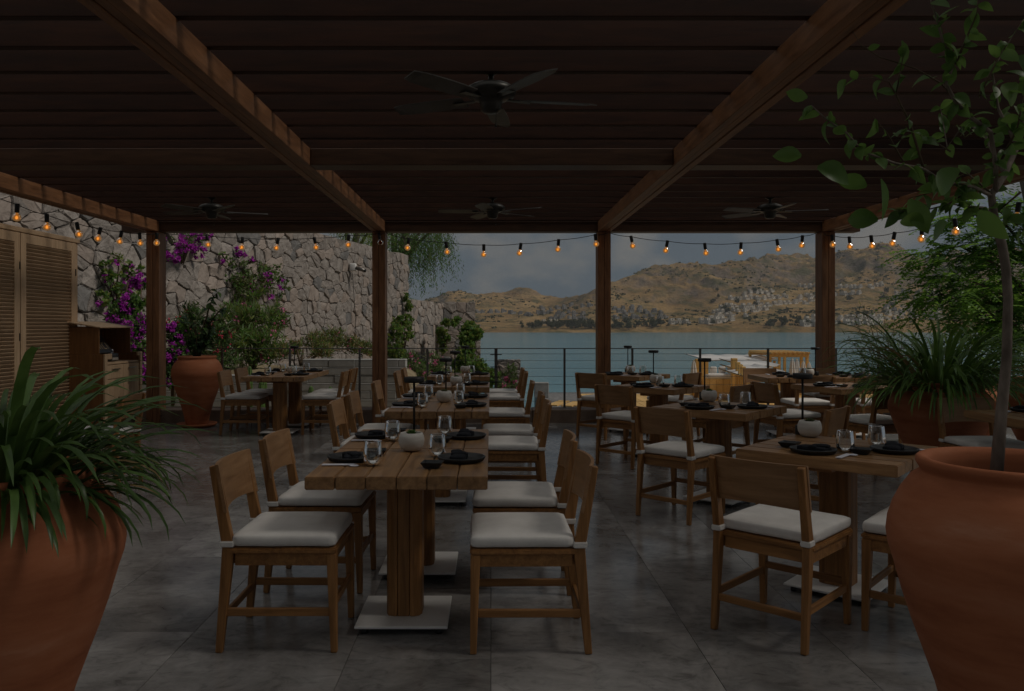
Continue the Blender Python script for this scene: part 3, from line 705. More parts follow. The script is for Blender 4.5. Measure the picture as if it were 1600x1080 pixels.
def mk_sleeve():
    t = empty('chopstick_sleeve'); b = MB(); b.box(-0.014, 0.014, 0.0, 0.16, 0.001, 0.006); b.build('paper_sleeve', paper, t, 0.0015)
    b = MB(); b.lathe([(0, 0.001), (0.022, 0.001), (0.024, 0.003), (0.018, 0.005), (0, 0.0055)], 16, (0.02, 0.15, 0)); b.build('paper_seal', paper, t)
    b = MB(); b.bar((-0.004, 0.15, 0.004), (-0.003, 0.225, 0.004), 0.005, 0.005, 0.003, 0.003); b.bar((0.005, 0.15, 0.004), (0.004, 0.225, 0.004), 0.005, 0.005, 0.003, 0.003); b.build('chopsticks', teak[1], t)
    return t
def mk_lamp():
    t = empty('table_lamp'); b = MB(); b.lathe([(0, 0.001), (0.040, 0.001), (0.042, 0.004), (0.042, 0.05), (0.039, 0.053), (0, 0.053)], 28); b.build('lamp_base', black_metal, t)
    b = MB(); b.tube([(0, 0, 0.053), (0, 0, 0.33)], 0.0065, 10); b.build('lamp_pole', black_metal, t)
    b = MB(); b.lathe([(0, 0.328), (0.050, 0.328), (0.0555, 0.331), (0.0565, 0.336), (0.0565, 0.352), (0.054, 0.357), (0.048, 0.3585), (0, 0.3585)], 32); b.build('lamp_head', black_metal, t)
    return t
def mk_succ(sd):
    def f():
        r = random.Random(sd); t = empty('succulent_pot'); b = MB()
        b.lathe([(0, 0.001), (0.036, 0.001), (0.050, 0.008), (0.063, 0.030), (0.067, 0.052), (0.064, 0.074), (0.056, 0.092), (0.052, 0.093), (0.050, 0.088), (0.050, 0.082)], 36); b.build('bowl', white_ceramic, t)
        b = MB(); b.lathe([(0.0501, 0.080), (0.03, 0.083), (0, 0.084)], 16); b.build('soil', soil_m, t)
        b = MB()
        for ringi, (n, tilt, ln) in enumerate(((8, 0.35, 0.034), (8, 0.75, 0.031), (5, 1.15, 0.024))):
            for k in range(n):
                g = 2 * math.pi * k / n + ringi * 0.4 + r.uniform(-.1, .1); d = Vector((math.cos(g) * math.cos(tilt), math.sin(g) * math.cos(tilt), math.sin(tilt)))
                c = Vector((0, 0, 0.086)); sd_ = Vector((-math.sin(g), math.cos(g), 0)); nn = d.cross(sd_)
                p = [c, c + d * ln * .6 + sd_ * .008, c + d * ln, c + d * ln * .6 - sd_ * .008, c + d * ln * .55 + nn * .005, c + d * ln * .55 - nn * .005]
                b.add(p, [(0, 1, 4), (1, 2, 4), (2, 3, 4), (3, 0, 4), (0, 5, 1), (1, 5, 2), (2, 5, 3), (3, 5, 0)])
        b.build('rosette', [g_olive, g_mid][sd % 2], t); return t
    return f
place_plate = proto(mk_plate); place_napkin = proto(mk_napkin); place_dish = proto(mk_dish); place_glass = proto(mk_glass); place_sleeve = proto(mk_sleeve); place_lamp = proto(mk_lamp)
place_succ = [proto(mk_succ(1)), proto(mk_succ(2))]
TT = 0.7515
def setting(cx, cy, deg, where, parts='pngds'):
    """place setting: (cx,cy) = table edge in front of the sitter, deg = direction the sitter faces"""
    a = rad(deg - 90); M = Matrix.Rotation(a, 4, 'Z')
    def w(x, y, z=TT):
        p = M @ Vector((x, y, 0)); return (cx + p.x, cy + p.y, z)
    j = lambda s: R.uniform(-s, s)
    if 'p' in parts: place_plate(w(j(.01), 0.128 + j(.008)), a, 'black ribbed stoneware plate at the %s' % where, 'black plates on the tables', 'plate')
    if 'n' in parts: place_napkin(w(j(.012), 0.135 + j(.01), TT + 0.0065), a + j(.25), 'folded black napkin on the plate, %s' % where, 'black napkins on the plates', 'napkin')
    if 'd' in parts: place_dish(w(-0.165 + j(.01), 0.235 + j(.02)), a + j(.15), 'square black sauce dish at the %s' % where, 'square sauce dishes on the tables', 'dish')
    if 'g' in parts: place_glass(w(0.125 + j(.015), 0.255 + j(.015)), a, 'clear tapered water glass at the %s' % where, 'water glasses on the tables', 'glass')
    if 's' in parts: place_sleeve(w(0.150 + j(.008), 0.02), a + j(.06), 'white paper chopstick sleeve at the %s' % where, 'chopstick sleeves on the tables', 'chopsticks')
def lamp(x, y, where): place_lamp((x, y, TT), 0, 'slim black disc-headed lamp on the %s' % where, 'table lamps', 'lamp')
def succ(x, y, where, k=0): place_succ[k]((x, y, TT), R.uniform(0, 6), 'round white bowl with a small succulent on the %s' % where, 'succulent bowls on the tables', 'potted plant')

GT, GC = 'square teak pedestal tables', 'teak dining chairs with white cushions'
H = TW / 2
# middle row
mid_y = [3.86, 4.65, 6.46, 7.25, 8.80, 10.50, 11.0]
MN = ['nearest middle-row table', 'second middle-row table', 'third middle-row table', 'fourth middle-row table', 'fifth middle-row table', 'farthest middle-row table']
MY = [3.86, 4.65, 6.46, 7.25, 8.80, 10.52]
MX = -0.405
for nm, y in zip(MN, MY):
    table(MX, y, 0, 'square plank-topped teak table, the ' + nm, GT)
    for s, side in ((-1, 'left'), (1, 'right')):
        setting(MX + s * H, y + (0.02 if s < 0 else 0.0), 0 if s < 0 else 180, side + ' seat of the ' + nm)
        cyy = {0: 3.66, 1: 4.42, 2: 6.33, 3: 7.12, 4: 8.52, 5: 10.35}[MN.index(nm)]
        lx = (-0.90, -0.905, -0.93, -0.93, -0.92, -0.92)[MN.index(nm)]
        chair(lx if s < 0 else 0.16, cyy + (0.02 if s < 0 else 0), (0 if s < 0 else 180) + R.uniform(-1.5, 1.5), 'white-cushioned teak chair on the %s of the %s' % (side, nm), GC)
chair(-0.92, 11.08, 0, 'farthest teak chair on the left side of the middle row, by the fence', GC)
chair(0.17, 11.10, 180, 'farthest teak chair on the right side of the middle row, by the fence', GC)
for k, (px, D) in enumerate(((643, 4.25), (694, 6.86), (713, 8.75), (727, 10.9))):
    nm = MN[[0, 2, 4, 5][k]]
    if k == 0: lamp(X(647, 4.48), 4.48, 'second table of the middle row, behind the bowl'); succ(X(643, 4.18), 4.18, nm)
    else: lamp(X(px + (3, -2, 0)[k - 1], D + 0.15), D + 0.15 - 0.02, nm); succ(X(px, D - 0.06), D - 0.06, nm, k % 2)
# left pair beside the terracotta pot
LN = ['near table of the left pair', 'far table of the left pair']
for nm, y in zip(LN, (10.42, 11.06)):
    if nm is LN[1]: y = 11.21 - 0.0
    table(-2.70, y, 0, 'square plank-topped teak table, the ' + nm, GT)
    for s, side in ((-1, 'left'), (1, 'right')):
        setting(-2.70 + s * H, y, 0 if s < 0 else 180, side + ' seat of the ' + nm)
        chair(-3.15 if s < 0 else -2.14, y + (0.05 if nm is LN[0] else -0.10), 0 if s < 0 else 180, 'white-cushioned teak chair on the %s of the %s' % (side, nm), GC)
lamp(X(460, 10.95), 10.95, LN[0] + ', beside the bowl'); succ(X(457, 10.78), 10.76, LN[0])
chair(-3.35, 6.95, 180, 'teak chair half hidden behind the strap-leaved plant on the left', GC)
# right diagonal row
RN = ['nearest diagonal table', 'second diagonal table', 'third diagonal table', 'farthest diagonal table']
RC = [(1.833, 4.29), (1.81, 6.45), (1.78, 8.62), (1.80, 10.62)]
ANG = -41.5
for i, (nm, (x, y)) in enumerate(zip(RN, RC)):
    table(x, y, ANG + 90, 'square plank-topped teak table set diagonally, the ' + nm, GT)
    u = Vector((math.cos(rad(ANG + 90)), math.sin(rad(ANG + 90)))); v = Vector((-u.y, u.x))      # u = NE, v = NW
    setting(x - u.x * H + v.x * .03, y - u.y * H + v.y * .03, ANG + 90, 'left seat of the ' + nm)
    setting(x - v.x * H + u.x * .03, y - v.y * H + u.y * .03, ANG + 180, 'right seat of the ' + nm, 'pngds')
    d = [0.70, 0.62, 0.58, 0.58][i]
    chair(x - u.x * d + v.x * 0.0, y - u.y * d, ANG + 89 + R.uniform(-2, 2), 'teak chair showing its back at the left of the ' + nm, GC)
    d = [0.60, 0.64, 0.66, 0.62][i]
    cx_, cy_ = (2.03, 3.73) if i == 0 else (x - v.x * d, y - v.y * d)
    chair(cx_, cy_, ANG + 180 + R.uniform(-2, 2), 'teak chair facing the sea on the right of the ' + nm, GC)
for i, (nm, plx, pD, lpx, lD) in enumerate(((RN[0], 1265, 4.70, 1254, 4.80), (RN[1], 1108, 6.85, 1101, 6.98), (RN[2], 1025, 9.0, 1021, 9.14), (RN[3], 985, 10.95, 981, 11.1))):
    succ(X(plx, pD), pD, nm, (i + 1) % 2); lamp(X(lpx, lD), lD, nm)
# right wing
RW = ['left of the two far-right tables', 'right of the two far-right tables']
for nm, x in zip(RW, (3.74, 4.53)):
    table(x, 10.22, 0, 'square plank-topped teak table, the ' + nm, GT)
    setting(x, 10.22 - H, 90, 'near seat of the ' + nm, 'pndg'); setting(x, 10.22 + H, 270, 'far seat of the ' + nm, 'pnds')
    chair(x, 9.66, 91, 'teak chair on the near side of the ' + nm, GC); chair(x - 0.08, 10.82, 270, 'teak chair on the far side of the ' + nm, GC)
succ(X(1261, 10.2), 10.15, RW[1], 0); lamp(X(1274, 10.3), 10.3, RW[1])
nm = 'table in front of the right-hand pot of strap leaves'
table(3.76, 8.62, 17, 'square plank-topped teak table, slightly turned, in front of the far right pair', GT)
setting(3.76 + 0.29 * H, 8.62 - 0.956 * H, 107, 'near seat of the slightly turned table', 'pnd'); setting(3.76 - 0.956 * H, 8.62 - 0.29 * H, 17, 'left seat of the slightly turned table', 'pnds')
chair(3.70, 7.86, 107, 'teak chair with its back beside the big pot of strap leaves', GC)
chair(3.06, 8.40, 14, 'teak chair on the left side of the slightly turned table on the right', GC)
table(3.99, 5.80, 0, 'square plank-topped teak table behind the citrus trunk at the right edge', GT)
setting(3.99, 5.80 + H, 270, 'far seat of the table at the right edge', 'pns')
chair(3.86, 6.34, 270, 'teak chair with its backrest before the big terracotta pot at the right', GC)

# ------------------------------------------------------------------ terracotta pots
def pot(name, x, y, h, rmax, label, saucer=False, seed=0, group='terracotta pots around the terrace'):
    t = empty(name, (x, y, 0)); z0 = 0.03 if saucer else 0.001
    prof = [(0, 0), (0.41, 0.0), (0.435, 0.015), (0.455, 0.05), (0.50, 0.13), (0.60, 0.27), (0.705, 0.38), (0.79, 0.466), (0.875, 0.565), (0.94, 0.655), (0.985, 0.71), (1.0, 0.75), (0.988, 0.79), (0.945, 0.84), (0.885, 0.885), (0.80, 0.93), (0.725, 0.950), (0.722, 0.956), (0.735, 0.965), (0.758, 0.980), (0.752, 0.994), (0.725, 1.0), (0.67, 0.996), (0.645, 0.98), (0.635, 0.955), (0.66, 0.90), (0.70, 0.86)]
    b = MB(); b.lathe([(r * rmax, z * (h - z0) + z0) for r, z in prof], 72, (0, 0, 0), 0, False, False, 0.012)
    b.build('pot_body', terracotta, t)
    b = MB(); n = 28; b.lathe([(0.69 * rmax, 0.875 * h), (0.5 * rmax, 0.885 * h), (0.2 * rmax, 0.90 * h), (0, 0.90 * h)], n, (0, 0, 0), 0, False, False, 0.05); b.build('soil', soil_m, t)
    if saucer:
        b = MB(); b.lathe([(0, 0.001), (0.64 * rmax, 0.001), (0.74 * rmax, 0.02), (0.78 * rmax, 0.05), (0.74 * rmax, 0.052), (0.68 * rmax, 0.028), (0, 0.028)], 40); b.build('saucer', terracotta, t)
    tag(t, label, 'plant pot', group); return t
pot('terracotta_pot', -1.515, 2.50, 0.955, 0.360, 'large terracotta pot cut by the left edge, holding a strap-leaved plant')
pot('terracotta_pot', 1.61, 2.50, 0.985, 0.360, 'large terracotta pot at the right edge with a thin citrus trunk rising from it')
pot('terracotta_pot', X(308, 11.15), 11.15, 0.97, 0.34, 'tall terracotta pot on a saucer beside the left rear post', True)
pot('terracotta_pot', 3.95, 7.15, 0.90, 0.42, 'wide terracotta pot under a mop of strap leaves on the right', False)
pot('terracotta_pot', 5.25, 7.6, 0.90, 0.42, 'terracotta pot partly hidden behind the citrus trunk at the right edge')
pot('terracotta_pot', 5.55, 9.4, 0.74, 0.40, 'smaller terracotta pot in shade between the two big right-hand pots')

# ------------------------------------------------------------------ strap-leaved plants
def strap_mesh(ln, w, up, droop, seed):
    """arching strap leaf in its own XZ plane, rooted at the origin"""
    r = random.Random(seed); n = 9; p = Vector((0, 0, 0)); ang = up; pts = []
    tw = r.uniform(-0.5, 0.5)
    for i in range(n + 1):
        t = i / n; pts.append((p.copy(), ang, w * (0.55 + 1.2 * t) * (1 - t) ** 0.55 * 1.15 if t < 1 else 0.0008)); 
        p = p + Vector((math.cos(ang), 0, math.sin(ang))) * ln / n; ang -= droop / n * (0.5 + 1.0 * t)
    b = MB(); vs = []
    for i, (q, a, ww) in enumerate(pts):
        nn = Vector((-math.sin(a), 0, math.cos(a))); sd = Vector((0, 1, 0)); g = tw * i / n
        sd, nn = sd * math.cos(g) + nn * math.sin(g), nn * math.cos(g) - sd * math.sin(g)
        vs += [q + sd * ww / 2 + nn * ww * 0.16, q, q - sd * ww / 2 + nn * ww * 0.16]
    fs = []
    for i in range(n): fs += [(3 * i, 3 * i + 1, 3 * i + 4, 3 * i + 3), (3 * i + 1, 3 * i + 2, 3 * i + 5, 3 * i + 4)]
    b.add(vs, fs, 0, True); return b
def strap_plant(name, label, x, y, z, n, ln, w, mats, seed, rr, sink=0.6, upr=(0.25, 1.45), drr=(1.3, 2.9), extra=0):
    r = random.Random(seed); t = empty(name, (x, y, z)); meshes = []
    for k in range(26):
        up = r.uniform(*upr); meshes.append((strap_mesh(1.0, w / ln, up, r.uniform(*drr) * (0.45 + 0.55 * up / 1.4), seed * 100 + k).mesh('leaf', g_dry if k == 17 else mats[0 if k % 4 else 1]), up))
    for k in range(n):
        g = 2 * math.pi * (k * 0.618034) + r.uniform(-0.2, 0.2); me, up = r.choice(meshes); o = link('leaf', me, t); s = ln * r.uniform(0.72, 1.08) * (0.42 + 0.62 * max(0, up) / 1.5)
        q = rr * math.sqrt(r.random()) ; o.location = (math.cos(g) * q, math.sin(g) * q, r.uniform(-0.03, 0.02)); o.rotation_euler = (r.uniform(-.15, .15), r.uniform(-.2, .2), g); o.scale = (s, s * r.uniform(0.8, 1.2), s)
    if extra:                                    # the leaves past the first 300, hanging over the rim, as one part
        b = MB()
        for k in range(extra):
            up = r.uniform(0.3, 1.2); lf = strap_mesh(1.0, w / ln, up, r.uniform(2.2, 3.4) * (0.5 + 0.5 * up), seed * 1000 + k); g = 6.2832 * r.random(); sc_ = ln * r.uniform(0.50, 0.72)
            q = rr * math.sqrt(r.uniform(0.3, 1)); M = Matrix.Translation((math.cos(g) * q, math.sin(g) * q, 0)) @ Matrix.Rotation(g, 4, 'Z') @ Matrix.Scale(sc_, 4)
            b.add([M @ Vector(v) for v in lf.v], lf.f, 1 if k % 4 == 0 else 0, True)
        tag(b.build('rim_leaves', list(mats), t), kind='stuff')
    tag(t, label, 'plant'); return t
strap_plant('strap_leaved_plant', 'broad dark strap-leaved plant spilling over the pot at the left edge', -1.52, 2.50, 0.86, 300, 0.64, 0.033, (g_strap, g_strap2), 3, 0.22, upr=(0.1, 1.5), drr=(1.4, 3.0), extra=170)
strap_plant('strap_leaved_plant', 'bushy grass-like plant arching over the wide pot on the right', 3.95, 7.15, 0.80, 300, 1.0, 0.034, (g_mop, g_strap2), 4, 0.32, upr=(0.3, 1.5), drr=(1.5, 3.1), extra=220)
strap_plant('strap_leaved_plant', 'dark strap-leaved plant behind the citrus trunk at the right edge', 5.25, 7.6, 0.82, 120, 0.70, 0.034, (g_dark, g_strap), 5, 0.22)
strap_plant('strap_leaved_plant', 'low strap-leaved plant in the smaller shaded pot on the right', 5.55, 9.4, 0.67, 60, 0.5, 0.03, (g_strap2, g_dark), 6, 0.18)

# ------------------------------------------------------------------ leafy trees with single leaves
def oval_leaf(ln, w, curl, seed):
    n = 6; vs = []; r = random.Random(seed); cup = r.uniform(0.05, 0.3); tw = r.uniform(-.4, .4)
    for i in range(n + 1):
        t = i / n; ww = w * math.sin(math.pi * (0.03 + 0.94 * t) ** 0.85) if i < n else 0.0005; a = -curl * t
        q = Vector((ln * t * math.cos(a * .6), 0, ln * t * math.sin(a * .6))); g = tw * t
        sd = Vector((0, math.cos(g), math.sin(g)))
        vs += [q + sd * ww / 2 + Vector((0, 0, ww * cup)), q, q - sd * ww / 2 + Vector((0, 0, ww * cup))]
    b = MB(); fs = []
    for i in range(n): fs += [(3 * i, 3 * i + 1, 3 * i + 4, 3 * i + 3), (3 * i + 1, 3 * i + 2, 3 * i + 5, 3 * i + 4)]
    b.add(vs, fs, 0, True); return b
def orient(o, p, d, roll, s):
    q = d.to_track_quat('X', 'Z'); o.location = p; o.rotation_mode = 'QUATERNION'; o.rotation_quaternion = q @ Euler((roll, 0, 0)).to_quaternion(); o.scale = (s, s, s)
# citrus in the right-hand pot
ct = empty('citrus_tree', (1.56, 2.5, 0.90)); tag(ct, 'slender young citrus tree with sparse large leaves in the right-hand front pot', 'tree')
base = Vector((1.56, 2.5, 0.90))
def pl(pts): return [P(px, py, D) - base for px, py, D in pts]
b = MB(); b.tube([(-0.01, 0, -0.02)] + pl([(1565, 640, 2.5), (1573, 560, 2.5), (1575, 470, 2.5), (1572, 420, 2.5), (1566, 385, 2.5), (1555, 345, 2.5)]), [0.020, 0.0165, 0.0145, 0.0135, 0.0135, 0.0135, 0.0135], 12); b.build('trunk', bark, ct)
BR = [([(1555, 347, 2.5), (1549, 304, 2.5), (1570, 274, 2.52), (1593, 222, 2.56), (1612, 150, 2.6), (1622, 70, 2.62)], 0.013),
      ([(1556, 350, 2.5), (1540, 325, 2.48), (1507, 322, 2.44), (1480, 318, 2.4)], 0.006),
      ([(1549, 306, 2.5), (1522, 293, 2.46), (1474, 285, 2.42), (1441, 263, 2.38), (1400, 256, 2.34), (1348, 237, 2.3), (1322, 207, 2.28), (1290, 186, 2.26), (1268, 165, 2.25)], 0.0065),
      ([(1556, 300, 2.5), (1556, 259, 2.46), (1548, 207, 2.42), (1519, 185, 2.38), (1493, 159, 2.35), (1478, 130, 2.33), (1493, 96, 2.31), (1474, 67, 2.3), (1462, 25, 2.28), (1448, -20, 2.27)], 0.008),
      ([(1443, 263, 2.38), (1422, 193, 2.35), (1400, 148, 2.32), (1389, 128, 2.3), (1363, 122, 2.28), (1326, 126, 2.26)], 0.004),
      ([(1411, 252, 2.35), (1385, 207, 2.33), (1363, 181, 2.31)], 0.003), ([(1485, 237, 2.42), (1455, 218, 2.4), (1407, 211, 2.38)], 0.003),
      ([(1400, 148, 2.32), (1407, 110, 2.31), (1415, 70, 2.3)], 0.0028), ([(1515, 180, 2.38), (1470, 130, 2.36), (1430, 107, 2.34), (1374, 89, 2.3), (1345, 70, 2.28), (1333, 50, 2.27)], 0.003),
      ([(1493, 100, 2.31), (1510, 60, 2.3), (1526, 22, 2.3), (1530, -20, 2.3)], 0.004), ([(1530, 150, 2.4), (1560, 90, 2.42), (1600, 30, 2.45)], 0.004),
      ([(1570, 274, 2.52), (1540, 215, 2.6), (1510, 190, 2.68), (1480, 230, 2.7), (1470, 170, 2.75)], 0.006), ([(1590, 230, 2.56), (1560, 170, 2.6), (1550, 110, 2.6), (1580, 60, 2.6)], 0.006),
      ([(1546, 300, 2.5), (1510, 270, 2.58), (1460, 300, 2.62), (1420, 310, 2.64)], 0.004), ([(1560, 260, 2.5), (1590, 200, 2.4), (1604, 120, 2.35)], 0.005), ([(1595, 300, 2.55), (1560, 330, 2.6), (1600, 360, 2.6)], 0.004),
      ([(1522, 293, 2.46), (1480, 320, 2.44), (1440, 330, 2.42), (1400, 330, 2.4)], 0.0035)]
for pts, r0 in BR:
    q = pl(pts); n = len(q); b = MB(); b.tube(q, [r0 * (1 - 0.75 * i / (n - 1)) for i in range(n)], 7); b.build('branch', twig if r0 < 0.006 else bark, ct)
cl = [oval_leaf(0.082, 0.046, R.uniform(0.1, 1.0), k).mesh('leaf', (g_citrus, g_mid, g_citrus)[k % 3]) for k in range(9)]
nl = 0
rl = random.Random(21)
for bi, (pts, r0) in enumerate(BR):
    q = pl(pts); tot = sum((q[i + 1] - q[i]).length for i in range(len(q) - 1)); step = 0.024 if bi > 0 else 0.034; dens = {4: 0.06, 8: 0.11, 7: 0.06, 5: 0.045}.get(bi, step); s = 0.05
    while s < tot + 0.01:
        d = s; i = 0
        while i < len(q) - 2 and d > (q[i + 1] - q[i]).length: d -= (q[i + 1] - q[i]).length; i += 1
        t = min(1, d / (q[i + 1] - q[i]).length); p = q[i].lerp(q[i + 1], t); dr = (q[i + 1] - q[i]).normalized()
        for _ in range(1 if rl.random() < 0.5 else 2):
            v = (dr * 0.5 + Vector((rl.gauss(0, .7), rl.gauss(0, .7), rl.gauss(-0.25, .6)))).normalized()
            o = link('leaf', rl.choice(cl), ct); orient(o, p, v, rl.uniform(-1.2, 1.2), rl.uniform(0.36, 0.85)); nl += 1
        s += dens * rl.uniform(0.6, 1.5)
for px, py, D, s in ((1408, 64, 2.3, 1.35), (1277, 262, 2.26, 1.3), (1376, 280, 2.3, 1.5), (1354, 292, 2.3, 1.2), (1372, 344, 2.35, 1.3), (1444, 350, 2.35, 1.2), (1480, 348, 2.35, 1.2), (1420, 312, 2.35, 1.4), (1252, 244, 2.25, 1.0), (1322, 125, 2.26, 0.9), (1262, 152, 2.25, .8), (1500, 265, 2.35, 1.5), (1530, 330, 2.35, 1.4), (1585, 90, 2.4, 1.7), (1590, 130, 2.4, 1.5)):
    o = link('leaf', rl.choice(cl), ct); orient(o, P(px, py, D) - base, Vector((rl.uniform(-.9, .5), rl.uniform(-.2, .2), rl.uniform(-.8, .3))).normalized(), rl.uniform(.6, 1.6), s)
# dark-leaved bush in the saucer pot
bx, by = X(308, 11.15), 11.15
dbt = empty('potted_bush', (bx, by, 0.86)); tag(dbt, 'glossy dark-leaved bush growing in the tall pot beside the left rear post', 'bush')
dl = [oval_leaf(0.13, 0.065, R.uniform(0.3, 1.2), 40 + k).mesh('leaf', (g_dark, g_citrus, g_dark)[k % 3]) for k in range(6)]
stems = []
for k in range(15):
    g = rl.uniform(0, 6.28); ht = rl.uniform(0.45, 0.72); sp = rl.uniform(0.1, 0.36)
    pts = [Vector((0, 0, -0.03)), Vector((math.cos(g) * sp * .25, math.sin(g) * sp * .25, ht * .35)), Vector((math.cos(g) * sp * .7, math.sin(g) * sp * .7, ht * .72)), Vector((math.cos(g) * sp, math.sin(g) * sp, ht))]; stems.append(pts)
stems.append([Vector((0.05, 0, 0.35)), Vector((0.16, 0, 0.75)), Vector((0.22, 0, 0.92)), Vector((0.33, 0, 1.02))]); stems.append([Vector((0.1, 0, 0.45)), Vector((0.3, -.05, 0.7)), Vector((0.42, -.05, 0.82))])
for pts in stems:
    b = MB(); b.tube(pts, [0.014, 0.010, 0.006, 0.003][:len(pts)], 6); b.build('branch', twig, dbt)
for k in range(250):
    pts = rl.choice(stems); i = rl.randrange(1, len(pts)); p = pts[i - 1].lerp(pts[i], rl.uniform(0.2, 1)) if i > 1 else pts[1].lerp(pts[min(2, len(pts) - 1)], rl.random())
    v = Vector((rl.gauss(0, 1), rl.gauss(0, 1), rl.gauss(-0.2, .6))).normalized(); o = link('leaf', rl.choice(dl), dbt); orient(o, p, v, rl.uniform(-1, 1), rl.uniform(0.6, 1.1))

# ------------------------------------------------------------------ string lights
def mk_string(name, label, pts, lit=None, ends=None):
    t = empty(name, tuple(pts[0])); o0 = Vector(pts[0])
    path = ([Vector(ends[0])] if ends else []) + [Vector(p) for p in pts] + ([Vector(ends[1])] if ends else [])
    cu = []
    for i in range(len(path) - 1):
        for k in range(4): 
            q = path[i].lerp(path[i + 1], k / 4); q.z -= 0.012 * math.sin(math.pi * k / 4); cu.append(q - o0)
    cu.append(path[-1] - o0)
    b = MB(); b.tube(cu, 0.0045, 5); b.build('cable', black_metal, t)
    for i, p in enumerate(pts):
        p = Vector(p) - o0; tilt = Euler((R.uniform(-.15, .15), R.uniform(-.2, .2), 0)).to_matrix().to_4x4()
        def T(b):
            b.v = [tuple((tilt @ Vector(v)) + p) for v in b.v]; return b
        b = MB(); b.lathe([(0, 0.012), (0.02, 0.012), (0.023, 0.006), (0.023, -0.075), (0.019, -0.082), (0, -0.082)], 12); sk = T(b).build('socket', black_metal, t)
        b = MB(); b.lathe([(0.017, -0.080), (0.019, -0.092), (0.032, -0.102), (0.041, -0.118), (0.043, -0.133), (0.039, -0.150), (0.027, -0.165), (0.010, -0.172), (0, -0.173)], 16)
        on = lit is None or lit[i]; bl = T(b).build('bulb', amber if on else unlit, t)
        if on:
            b = MB(); b.lathe([(0.003, -0.115), (0.011, -0.122), (0.014, -0.135), (0.010, -0.148), (0, -0.152)], 8); T(b).build('filament', filament_m, bl)
    tag(t, label, 'string lights', 'festoon strings of amber bulbs'); return t
def bp(px, py, D): return P(px, py - 13, D)
SD = 11.44
mk_string('string_light', 'festoon string of amber bulbs under the left edge beam above the louvred cabinet', [P(px, py, D) for px, py, D in ((27, 320, 8.4), (73, 336, 8.95), (120, 349, 9.63), (157, 357, 10.2), (190, 362, 10.75), (218, 365, 11.2), (245, 365, 11.42))], None, (P(-60, 285, 7.4), P(250, 364, 11.46)))
mk_string('string_light', 'festoon string of amber bulbs between the two left posts before the stone wall', [P(px, py, SD) for px, py in ((323, 368), (379, 372), (435, 373), (491, 372), (545, 368), (592, 365))], [1, 1, 1, 1, 1, 0], (P(256, 365, 11.46), P(602, 364, 11.46)))
mk_string('string_light', 'festoon string of amber bulbs between the two middle posts before the sea', [P(px, py, SD) for px, py in ((639, 373), (697, 379), (756, 383), (814, 381), (873, 375), (930, 367))], None, (P(604, 365, 11.46), P(950, 364, 11.4)))
mk_string('string_light', 'festoon string of amber bulbs between the two right posts before the hills', [P(px, py, SD) for px, py in ((986, 370), (1043, 377), (1101, 381), (1158, 380), (1214, 375), (1254, 369))], None, (P(952, 364, 11.4), P(1276, 364, 11.44)))
mk_string('string_light', 'festoon string of amber bulbs hung on the open right edge near the citrus tree', [P(px, py, D) for px, py, D in ((1300, 368, 11.4), (1327, 371, 11.38), (1361, 369, 10.67), (1398, 364, 10.03), (1441, 356, 9.43), (1492, 343, 8.76), (1592, 318, 7.5))], None, (P(1288, 366, 11.44), P(1700, 285, 6.4)))

# ------------------------------------------------------------------ ceiling fans
def mk_fan():
    t = empty('ceiling_fan')                       # origin at the ceiling bracket, hanging down
    b = MB(); b.box(-0.10, 0.10, -0.05, 0.05, -0.06, 0.0); b.build('mounting_block', beam_wood[0], t, 0.003)
    b = MB(); b.lathe([(0, -0.061), (0.078, -0.061), (0.082, -0.10), (0.076, -0.13), (0.055, -0.16), (0.03, -0.175), (0, -0.176)], 28); b.build('canopy', fan_metal, t)
    b = MB(); b.tube([(0, 0, -0.17), (0, 0, -0.235)], 0.017, 12); b.build('down_rod', fan_metal, t)
    b = MB(); b.lathe([(0, -0.225), (0.05, -0.225), (0.11, -0.24), (0.145, -0.26), (0.15, -0.285), (0.14, -0.305), (0.10, -0.325), (0.07, -0.335), (0.065, -0.355), (0.06, -0.385), (0.045, -0.40), (0, -0.405)], 36); b.build('motor_housing', fan_metal, t)
    b = MB(); b.tube([(0.03, -0.02, -0.40), (0.03, -0.02, -0.47)], 0.002, 5); b.tube([(0.03, -0.02, -0.47), (0.03, -0.02, -0.49)], 0.006, 6); b.build('pull_chain', fan_metal, t)
    bl = MB(); vs = []; n = 8
    for i in range(n + 1):
        u = i / n; x = 0.17 + 0.47 * u; w = 0.055 + 0.012 * math.sin(u * 3.1); w = w if i < n else 0.04
        for s in (-1, 1): vs += [(x, s * w, -0.318 + s * 0.012), (x, s * w, -0.324 + s * 0.012)]
    fs = []
    for i in range(n):
        a, c = 4 * i, 4 * i + 4; fs += [(a, c, c + 2, a + 2), (a + 1, a + 3, c + 3, c + 1), (a, a + 1, c + 1, c), (a + 2, c + 2, c + 3, a + 3)]
    fs += [(0, 2, 3, 1), (4 * n, 4 * n + 1, 4 * n + 3, 4 * n + 2)]; bl.add(vs, fs); bme = bl.mesh('blade', fan_blade_m)
    ir = MB(); ir.bar((0.09, 0, -0.322), (0.24, 0, -0.329), 0.03, 0.008, 0.05, 0.005); ime = ir.mesh('blade_iron', fan_metal)
    for k in range(5):
        g = 2 * math.pi * k / 5 + 0.2; o = link('blade', bme, t); o.rotation_euler = (0, 0, g); i_ = link('blade_iron', ime, o)
    return t
f0 = mk_fan(); f0.location = (0.0, 4.78, 3.045); tag(f0, 'dark ceiling fan nearest the camera in the middle bay', 'ceiling fan', 'ceiling fans')
